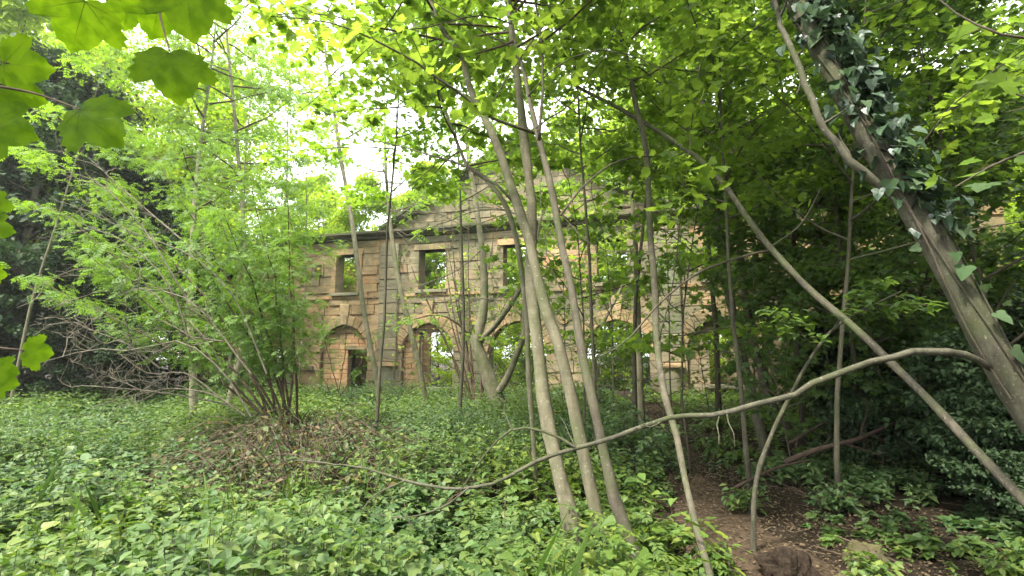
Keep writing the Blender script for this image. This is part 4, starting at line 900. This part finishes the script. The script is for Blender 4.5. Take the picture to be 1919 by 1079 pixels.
# curved sapling stem
t, ln, rr = stem_tree('sapling', 'curved bare sapling arching up from the mossy ground at the right', 'sapling', [(1412, 1005, 4.4), (1413, 940, 4.4), (1422, 880, 4.38), (1450, 805, 4.35), (1482, 740, 4.3), (1502, 700, 4.25), (1530, 655, 4.2), (1560, 618, 4.1), (1600, 590, 4.0), (1650, 565, 3.9), (1690, 545, 3.8)], [13, 12, 12, 11, 10, 9, 8, 7, 6, 5, 3], M['bough_bark'], n=24, sides=8)
fol = Foliage('ovate', .075, .2); tw = MB()
for s in ([(1600, 590, 4.0), (1660, 572, 3.8), (1740, 570, 3.6)], [(1560, 618, 4.1), (1600, 560, 4.0), (1640, 530, 4.0)], [(1530, 655, 4.2), (1480, 600, 4.1), (1440, 580, 4.1)]):
    l3 = px_line(s, 9); m = MB(); m.tube(l3, np.linspace(.005, .002, 9), 4, False); m.build('branch', M['bough_bark'], t)
    twigs_on(l3, .003, tw, fol, 7, .22, 9, .1)
finish_tree(t, fol, tw, M['mid'], M['twig'], None, 150)
# fallen logs in the shade
def log(label, seq, r0, r1, mat='log', nm='fallen_log', n=14):
    l = px_line(seq, n); t = thing(nm, label, 'log', (l[0][0], l[0][1], gz(l[0][0], l[0][1]))); m = MB(); m.tube(l, np.linspace(r0, r1, n), 9, True, .08); m.build('trunk', M[mat], t, True)
    for _ in range(3):
        p, d = interp_line(l, rng.uniform(.3, .9)); m = MB(); m.tube(limb_line(p, d + rng.normal(0, .8, 3) + np.array([0, 0, .5]), .5, 0, .2, 5), np.linspace(r1 * .4, .004, 5), 5, False); m.build('branch', M[mat], t)
log('dark broken log propped in the shade behind the curved sapling', [(1470, 868, 6.2), (1510, 850, 6.2), (1560, 835, 6.3), (1610, 822, 6.4), (1680, 790, 6.6)], .036, .02)
log('thin red-brown fallen stick beside the end of the path', [(1375, 915, 5.5), (1410, 897, 5.5), (1460, 875, 5.6), (1520, 862, 5.7)], .018, .010, nm='fallen_branch')
log('second dark log leaning above the broken one', [(1480, 830, 7.0), (1540, 795, 7.2), (1600, 775, 7.4), (1680, 770, 7.6)], .02, .012)
def rock(label, px, py, Y, sx, sy, sz, mat, nm='rock', seed=1):
    p = P(px, py, 1.48 * F / (py - 670)); x, y = p[0], p[1]; rr_ = random.Random(seed); t = MB(); V = []; na, nb = 30, 18
    for j in range(nb + 1):
        for i in range(na):
            th, ph = 6.283 * i / na, math.pi * j / nb - math.pi / 2
            d = Vector((math.cos(th) * math.cos(ph), math.sin(th) * math.cos(ph), math.sin(ph))); k = .72 * (1 + .55 * mnoise.noise(d * 1.6 + Vector((seed * 7, 0, 0))) + .25 * abs(mnoise.noise(d * 4 + Vector((seed, 3, 0)))) + .12 * mnoise.noise(d * 10 + Vector((seed, 3, 0))))
            V.append((x + d.x * sx * k, y + d.y * sy * k, gz(x, y) + sz * .25 + d.z * sz * k))
    t.add(V, [(j * na + i, j * na + (i + 1) % na, (j + 1) * na + (i + 1) % na, (j + 1) * na + i) for j in range(nb) for i in range(na)])
    o = t.build(nm, M[mat], None, nm == 'x', base=(x, y, gz(x, y))); o.location = (x, y, gz(x, y)); tag(o, label, 'rock' if nm == 'rock' else 'stump'); return o
rock('dark earthy stump beside the foot of the curved sapling', 1475, 1035, 0, .24, .2, .20, 'earth', 'stump', 3)
rock('mossy yellow-brown rock on the right of the path', 1622, 1010, 0, .20, .16, .17, 'mossy_rock', 'rock', 5)
rock('lower mossy rock in front of the yellow-brown one', 1575, 1062, 0, .15, .12, .12, 'mossy_rock', 'rock', 8)
rock('fallen pale block by the foot of the thin trunk', 1345, 1074, 0, .07, .07, .07, 'mossy_rock', 'rock', 13)

# ------------------------------------------------------------------ hanging sycamore sprays, top left, close to the camera
def lobed_leaf():
    half = [(0, 0), (.06, -.05), (.16, -.10), (.26, -.07), (.33, .0), (.44, .02), (.53, .06), (.49, .14), (.57, .20), (.53, .27), (.60, .33), (.66, .38), (.62, .45), (.68, .54), (.61, .57), (.60, .66), (.52, .64), (.45, .63), (.35, .58), (.33, .64), (.30, .74), (.25, .80), (.21, .90), (.12, .92), (.07, .99), (0, 1.05)]
    return half + [(-x, y) for x, y in half[-2:0:-1]]
def leaf_z(x, y): return -.22 * y * y + .10 * abs(x) - .18 * x * x + .02 * math.sin(9 * x + 4 * y)
_o = lobed_leaf(); _n = len(_o)
_o = [(x * 1.18, y * .98) for x, y in _o]
V = [(x, y, leaf_z(x, y)) for x, y in _o]; inner = [(x * .55, .30 + (y - .30) * .55) for x, y in _o]; V += [(x, y, leaf_z(x, y) - .006) for x, y in inner] + [(0, .3, leaf_z(0, .3) - .012)]
fc = [(i, (i + 1) % _n, _n + (i + 1) % _n, _n + i) for i in range(_n)] + [(_n + i, _n + (i + 1) % _n, 2 * _n) for i in range(_n)]
m = MB(); m.add(V, fc); _b = m.build('leaf', M['sycamore']); blade = _b.data; bpy.data.objects.remove(_b)
for p_ in blade.polygons: p_.use_smooth = True
m = MB()
for tx, ty in ((0, 1.0), (.60, .50), (-.60, .50), (.46, .08), (-.46, .08)):
    pts = [(tx * s, .02 + (ty - .02) * s, leaf_z(tx * s, .02 + (ty - .02) * s) - .004) for s in np.linspace(0, .93, 6)]; m.tube(pts, np.linspace(.006, .002, 6), 4, False)
    for s in (.35, .52, .68):
        for sg in (-1, 1):
            bx, by = tx * s, .02 + (ty - .02) * s; dx, dy = tx, ty; L = math.hypot(dx, dy); dx, dy = dx / L, dy / L; c_, s_ = math.cos(.75 * sg), math.sin(.75 * sg); ex, ey = bx + (dx * c_ - dy * s_) * .15, by + (dx * s_ + dy * c_) * .15
            m.tube([(bx, by, leaf_z(bx, by) - .004), ((bx + ex) / 2, (by + ey) / 2, leaf_z((bx + ex) / 2, (by + ey) / 2) - .004), (ex, ey, leaf_z(ex, ey) - .003)], np.linspace(.0022, .001, 3), 3, False)
_b = m.build('veins', M['sycvein']); veins = _b.data; bpy.data.objects.remove(_b)
def syc_spray(label, twigs_px, leaves):
    b = P(*twigs_px[0][0]); t = thing('sycamore_branch', label, 'branch', b)
    for s in twigs_px:
        m = MB(); m.tube(px_line(s, 10), np.linspace(.0030, .0016, 10), 6, False); m.build('twig', M['twig'], t, True)
    for (px, py, Y, tx, ty, size, tilt, roll) in leaves:      # base of blade, tip direction in the view, length
        p = P(px, py, Y); tip = P(px + tx, py + ty, Y + tilt * .5) - p; size *= .70
        o = bpy.data.objects.new('leaf', blade); COL.objects.link(o); o.parent = t
        vd = Vector([float(v) for v in -unit(ray(px, py))]); nrm = vd + Vector((math.sin(roll) * .6, 0, .12)); orient(o, p, Vector([float(v) for v in tip]), nrm, size, b)
        v = bpy.data.objects.new('veins', veins); COL.objects.link(v); v.parent = o
S_ = 1.0
syc_spray('sycamore spray with the largest hanging leaves at the top left', [
    [(330, -60, 1.02), (300, 10, 1.0), (303, 40, .98), (318, 96, .95)], [(330, -60, 1.02), (250, -20, 1.0), (160, -10, .98)], [(300, 10, 1.0), (340, -10, .98), (352, -5, .96)], [(-60, 150, .95), (0, 162, .93), (70, 176, .92), (150, 205, .90)], [(330, -60, 1.02), (240, 0, 1.05)]],
    [(318, 98, .95, 22, 100, .140, .02, .1), (160, 0, .96, -30, 100, .150, .03, -.2), (345, -30, .93, 20, 100, .150, .03, .2), (150, 205, .90, 70, 60, .128, .02, -.1), (300, 0, 1.0, -15, 75, .115, .03, .2),
     (240, 5, 1.06, -8, 55, .085, .02, .1)])
syc_spray('sycamore spray reaching in from the left edge below the largest leaves', [
    [(-80, 120, .95), (-20, 112, .93), (15, 118, .92)], [(-80, 120, .95), (-40, 180, .95), (-20, 226, .93)], [(-80, 120, .95), (-20, 150, .98), (10, 160, 1.0)], [(-80, 120, .95), (-60, 300, .98), (-20, 378, 1.02)]],
    [(5, 118, .92, 90, 10, .110, .03, -.1), (-25, 228, .92, 70, 22, .110, .03, .0), (5, 160, .99, 60, 22, .098, .05, .2), (-20, 140, 1.02, 50, 40, .10, .05, .1), (-22, 380, 1.02, 40, 6, .055, .03, .1), (-28, 425, 1.02, 50, 8, .065, .03, .1)])
syc_spray('small low sycamore spray at the left edge above the undergrowth', [[(-60, 640, 1.1), (-10, 650, 1.1), (45, 656, 1.1)], [(-60, 700, 1.1), (-12, 695, 1.1)]],
    [(45, 658, 1.1, 55, 4, .075, .08, .1), (-14, 692, 1.1, 45, 6, .062, .05, .1), (-14, 715, 1.12, 45, 4, .062, .05, .1), (-14, 512, 1.12, 30, 4, .04, .05, .1)])
# right edge: large soft leaves close by
fol = Foliage('maple', .10, .35, 1)
rt_ = thing('maple_branch', 'low maple branch with large shaded leaves at the right edge', 'branch', P(2000, 250, 2.0)); tw = MB()
for s in ([(2010, 240, 2.2), (1930, 280, 2.2), (1860, 310, 2.2), (1790, 350, 2.2)], [(2010, 240, 2.2), (1940, 190, 2.1), (1880, 170, 2.1)], [(2010, 60, 2.2), (1900, 70, 2.2), (1800, 30, 2.3), (1740, -20, 2.4)]):
    l3 = px_line(s, 8); m = MB(); m.tube(l3, np.linspace(.008, .003, 8), 5, False); m.build('twig', M['dark_bark'], rt_, True); twigs_on(l3, .003, tw, fol, 3, .2, 3, .2)
finish_tree(rt_, fol, tw, M['mid'], M['twig'], lambda a: np.linalg.norm(a[:, :3] - np.array([0, 0, EYE]), axis=1) > 1.5, 60)

# ------------------------------------------------------------------ creeper and weeds on the ruin
fol = Foliage('kite', .13, .5); cr = thing('creeper', 'dark creeper and dry stems growing over the sloping pediment edges', 'creeper', (A[0], A[1], 0)); cr.rotation_euler = (0, 0, ROT); cr['_o'] = [0, 0, 0]; tw = MB()
for sg in (-1, 1):
    for k in range(150):
        s = rng.uniform(0, 1); u = PC + sg * PH * (1 - s); z = 7.25 + s * (PTOP - 7.2) + .12; p = np.array([u, rng.uniform(-.35, .3), z])
        l3 = limb_line(p, (rng.normal(0, .6), rng.normal(-.3, .4), rng.uniform(-.7, .7)), rng.uniform(.2, .8), -.12, .25, 6); tw.tube(l3, np.linspace(.008, .003, 6), 3, False)
        for q in l3[1:]: fol.spray(q, rng.uniform(0, 6.28), 3 if sg < 0 else 5, .07)
for k in range(110):
    u = rng.uniform(UL, -.4) if k % 2 else rng.uniform(12.4, UR); p = np.array([u, rng.uniform(-.3, .4), 7.22]); fol.spray(p + (0, 0, .05), 0, 6, .12)
for k in range(26):
    u = [rng.uniform(-8, 22), rng.uniform(2.8, 13)][k % 2]; z = rng.uniform(3.5, 7.3); p = np.array([u, -.10, z]); l3 = limb_line(p, (rng.normal(0, .3), 0, -1), rng.uniform(.6, 2.6), -.05, .16, 12); l3[:, 1] = np.clip(l3[:, 1], -.25, -.08); tw.tube(l3, np.linspace(.010, .004, 12), 3, False)
    for q in l3[1:]: fol.spray(q, rng.uniform(0, 6.28), 4, .09)
tag(tw.build('stems', M['twig'], cr), kind='stuff'); g, a = fol.groups(); tag(leaf_mesh('foliage', M['mid'], g, cr), kind='stuff')

# ------------------------------------------------------------------ undergrowth
def veg_density(x, y):
    cx, hw = path_at(y); d = (x - cx)
    hw = hw * np.clip((7.4 - y) / 1.5, 0.05, 1); left = np.clip((-d - hw * .9) / .5, 0, 1)
    right = np.clip((d - hw * 1.1) / 1.0, 0, 1) * (.42 + .43 * np.clip((y - 5.5) / 2, 0, 1)) * np.clip((y - 3.3) / 1.4, 0.06, 1)
    nn = np.array([mnoise.noise(Vector((a * .8, b * .8, 11))) for a, b in zip(x, y)])
    return np.where(d < 0, left * np.clip(.95 + nn * .6, 0.35, 1), right * np.clip(.8 + nn * 1.2, .1, 1.6))
def nettles(n, y0, y1, xl, xr, h, leaf, pairs, tn, gr):
    y = y0 + (y1 - y0) * rng.uniform(0, 1, n) ** .85; x = rng.uniform(0, 1, n) * (xr(y) - xl(y)) + xl(y)
    k = rng.uniform(0, 1, n) < veg_density(x, y); x, y = x[k], y[k]
    for i in range(len(x)):
        nn = mnoise.noise(Vector((x[i] * .55, y[i] * .55, 2))) ; cx, hw = path_at(y[i]); side = x[i] > cx
        n3 = mnoise.noise(Vector((x[i] * 1.3, y[i] * 1.3, 9)))
        H = h * rng.uniform(.65, 1.1) * max(.3, 1 + .8 * nn + .5 * n3) * (.38 if side else min(1, .35 + (cx - hw - x[i]) * .8)); pk = rng.uniform(.55, 1.4); g = gz(x[i], y[i]); H *= .25 if ((x[i] + 4.3) / 1.3) ** 2 + ((y[i] - 5.3) / .55) ** 2 < 1 + .8 * nn else 1; H *= .55 if (x[i] > -.6 and y[i] < 5.5) else 1; H *= .35 if ((x[i] + 2.3) / 1.5) ** 2 + ((y[i] - 6.9) / 1.5) ** 2 < 1 and rng.uniform() < .5 else 1; lean = rng.normal(0, .12, 2); yaw = rng.uniform(0, 6.28)
        stems_V.append((x[i], y[i], g, x[i] + lean[0] * H * .9, y[i] + lean[1] * H * .9, g + H * .9))
        for j in range(pairs):
            f = 1 - j * (.78 / pairs); sz = leaf * (.55 + .55 * min(1, j / 2)) * rng.uniform(.8, 1.2); pz = g + H * f
            for s in (0, math.pi):
                gr.append((x[i] + lean[0] * H * f, y[i] + lean[1] * H * f, pz, yaw + j * 1.57 + s + rng.normal(0, .25), rng.normal(-.12, .3), rng.normal(0, .25), sz * pk))
stems_V = []; near, mid_, far_ = [], [], []
nettles(4800, .9, 5.2, lambda y: -y * 1.08 - .8, lambda y: np.minimum(y * .95 + .3, 4.6), .58, .075, 8, 'nettle', near)
nettles(6200, 5.2, 11, lambda y: -y * 1.08 - .8, lambda y: np.minimum(y * .8, 6.5), .62, .088, 6, 'ovate_lo', mid_)
nettles(9500, 11, 21, lambda y: -y * 1.05 - .8, lambda y: y * 0 + 9, .6, .125, 4, 'kite', far_)
# other species mixed in: feathery sprays, grass blades and broad low leaves
def mixed(n, tn, size, h, ylim, clump, pitch):
    r_ = []
    cy = ylim[0] + (ylim[1] - ylim[0]) * rng.uniform(0, 1, n); cx = -cy * 1.05 + rng.uniform(0, 1, n) * (cy * 1.05 + 1.2)
    for x, y in zip(cx, cy):
        px_, hw = path_at(y)
        if x > px_ - hw: continue
        g = gz(x, y)
        for _ in range(clump): r_.append((x + rng.normal(0, .09), y + rng.normal(0, .09), g + h * rng.uniform(.45, 1.1), rng.uniform(0, 6.28), rng.normal(pitch, .25), rng.normal(0, .3), size * rng.uniform(.6, 1.3)))
    return np.array(r_)
mixA, mixB, mixC = mixed(260, 'ash', .18, .5, (1.6, 14), 7, .15), mixed(14, 'blade', .38, .42, (1.4, 9), 12, 1.05), mixed(300, 'ivy', .075, .55, (1.4, 10), 8, -.1)
a_ = [np.array(q) for q in (near, mid_, far_)]
ug = leaf_mesh('undergrowth', M['ground'], [(q[:, :3], q[:, 3], q[:, 4], q[:, 5], q[:, 6], tn) for q, tn in zip(a_ + [mixA, mixB, mixC], ('nettle', 'ovate_lo', 'kite', 'ash', 'blade', 'ivy'))]); tag(ug, kind='stuff')
m = MB()
for s in stems_V:
    if s[1] < 9: m.tube([s[:3], s[3:]], [.0028, .0015], 3, False)
tag(m.build('undergrowth_stems', M['bough_bark']), kind='stuff')
# taller single nettles standing proud in the foreground
neB = thing('nettle_plant', 'x', 'plant', (0, 0, 0), 'tall nettles in the foreground'); mm = MB(); mm.tube([(0, 0, 0), (.01, 0, .4), (.0, .02, .82)], [.005, .004, .002], 5, False); mm.build('stem', M['bough_bark'], neB)
gr = []
for j in range(8):
    for s in (0, math.pi): gr.append((0, 0, .80 - j * .075, j * 1.57 + s + rng.normal(0, .15), rng.normal(-.2, .12), rng.normal(0, .1), .05 + .014 * min(j, 5)))
for q in gr:
    q = np.array([q]); leaf_mesh('leaf', M['ground'], [(q[:, :3], q[:, 3], q[:, 4], q[:, 5], q[:, 6], 'nettle')], neB)
first = True
for px, Y, s in [(120, 3.0, .9), (330, 2.6, .85), (520, 2.9, .9), (700, 2.7, .8), (860, 2.5, .72), (980, 3.0, .8), (60, 4.2, .95), (420, 4.0, .9), (620, 3.6, .85), (1010, 2.5, .66), (230, 5.0, 1.0), (880, 3.6, .85), (1150, 3.1, .7), (1080, 3.5, .75)]:
    p = P(px, 900, Y); z = gz(p[0], p[1])
    if first: neB.location = (p[0], p[1], z); neB.scale = (s,) * 3; neB['label'] = 'tall nettle standing above the leafy ground cover in the foreground'; first = False
    else: copy_thing(neB, (p[0], p[1], z), R.uniform(0, 6.28), s, 'tall nettle standing above the leafy ground cover in the foreground')
ordinals('tall nettles in the foreground', 'the tall nettles standing above the ground cover')
# small saplings in the right-hand undergrowth
for k, (px, py, Y, sz_, lb) in enumerate([(1220, 1010, 3.0, .7, 'leafy young sapling at the foot of the long thin trunk'), (1330, 1040, 2.9, .28, 'low leafy plant on the edge of the path'), (1180, 860, 6.2, 1.1, 'bright broad-leaved sapling behind the middle clump'),
                                 (1400, 930, 4.4, .3, 'small green plant between the path and the curved sapling'), (1640, 1060, 2.9, .25, 'tiny bright plant below the mossy rocks'), (1890, 1060, 2.6, .3, 'small yellow-green plant in the bottom right corner'), (1560, 930, 4.6, .35, 'low dim plant in the shade behind the mossy rock')]):
    p = P(px, py, min(9, 1.5 * F / (py - 670))); b = (p[0], p[1], gz(p[0], p[1])); t = thing('young_plant', lb, 'plant', b); fol = Foliage('ovate', .10 if sz_ > .5 else .07, .3); tw = MB()
    for j in range(5):
        l3 = limb_line(np.array(b), (rng.normal(0, .35), rng.normal(0, .35), 1), sz_ * rng.uniform(.6, 1), -.02, .1, 7); m = MB(); m.tube(l3, np.linspace(.005, .002, 7), 4, False); m.build('stem', M['bough_bark'], t); twigs_on(l3, .003, tw, fol, 6, .2 * sz_ + .08, 5, .3)
    finish_tree(t, fol, tw, M['ground'], M['twig'], None, 60)
# bramble thicket: arching brown canes
br_ = thing('bramble_thicket', 'brown tangle of arching bramble canes below the leafy shrub', 'bramble', P(560, 880, 6.5) * (1, 1, 0)); mm = MB(); fol = Foliage('ovate', .085, .4)
for k in range(560):
    px = rng.normal(570, 105); Y = rng.uniform(5.3, 8.6); p = P(px, 880, Y); p[2] = gz(p[0], p[1]); a = rng.uniform(0, 6.28); L = rng.uniform(.6, 1.5); h = rng.uniform(.45, 1.0) * max(.4, 1 - abs(px - 560) / 300)
    q = p + np.array([math.cos(a) * L * .5, math.sin(a) * L * .5, h]); e = p + np.array([math.cos(a) * L, math.sin(a) * L, h * rng.uniform(.2, .8)])
    l3 = smooth_line([p, q, e], 8); mm.tube(l3, np.linspace(.007, .003, 8), 4, False)
    if k % 2 == 0:
        for w_ in l3[3:]: fol.spray(w_, rng.uniform(0, 6.28), 2, .05)
tag(mm.build('canes', M['cane'], br_), kind='stuff'); g, a = fol.groups(); tag(leaf_mesh('foliage', M['bramble'], g, br_), kind='stuff')
# dead leaves and twigs on the trodden ground
n = 34000; y = rng.uniform(1.6, 17, n); c_ = np.array([path_at(v) for v in y]); x = c_[:, 0] + rng.normal(0, 1, n) * (c_[:, 1] * .8 + .5) + np.where(y < 5.5, np.abs(rng.normal(0, 1.6, n)), 0)
z = np.array([gz(a, b) for a, b in zip(x, y)]) + rng.uniform(.012, .035, n)
tag(leaf_mesh('leaf_litter', M['litter'], [(np.stack([x, y, z], 1), rng.uniform(0, 6.28, n), rng.normal(0, .25, n), rng.normal(0, .3, n), rng.uniform(.014, .042, n), 'kite')]), kind='stuff')
m = MB()
for _ in range(230):
    y = rng.uniform(1.8, 11); cx, hw = path_at(y); x = cx + rng.normal(0, 1) * (hw + .7) + (abs(rng.normal(0, 1.2)) if y < 6 else 0); a = rng.uniform(0, 3.14); L = rng.uniform(.08, .5)
    ps = [np.array([x + math.cos(a) * L * s, y + math.sin(a) * L * s, 0]) + np.array([*rng.normal(0, .03, 2), 0]) for s in (0, .33, .66, 1)]
    for p in ps: p[2] = gz(p[0], p[1]) + .02 + rng.uniform(0, .015)
    m.tube(ps, rng.uniform(.002, .007), 4, False)
tag(m.build('twig_litter', M['cane']), kind='stuff')
# ------------------------------------------------------------------ the air
def haze(density):
    m = bpy.data.materials.new('haze'); m.use_nodes = True; n = m.node_tree; n.nodes.clear()
    pv = n.nodes.new('ShaderNodeVolumePrincipled'); o = n.nodes.new('ShaderNodeOutputMaterial'); pv.inputs['Density'].default_value = density; pv.inputs['Color'].default_value = (.95, 1, .93, 1); pv.inputs['Anisotropy'].default_value = .3
    n.links.new(pv.outputs[0], o.inputs['Volume']); mb = MB(); mb.box((-410, -210, -2), (410, 510, 32)); tag(mb.build('haze', m), kind='stuff')
haze(.0009)
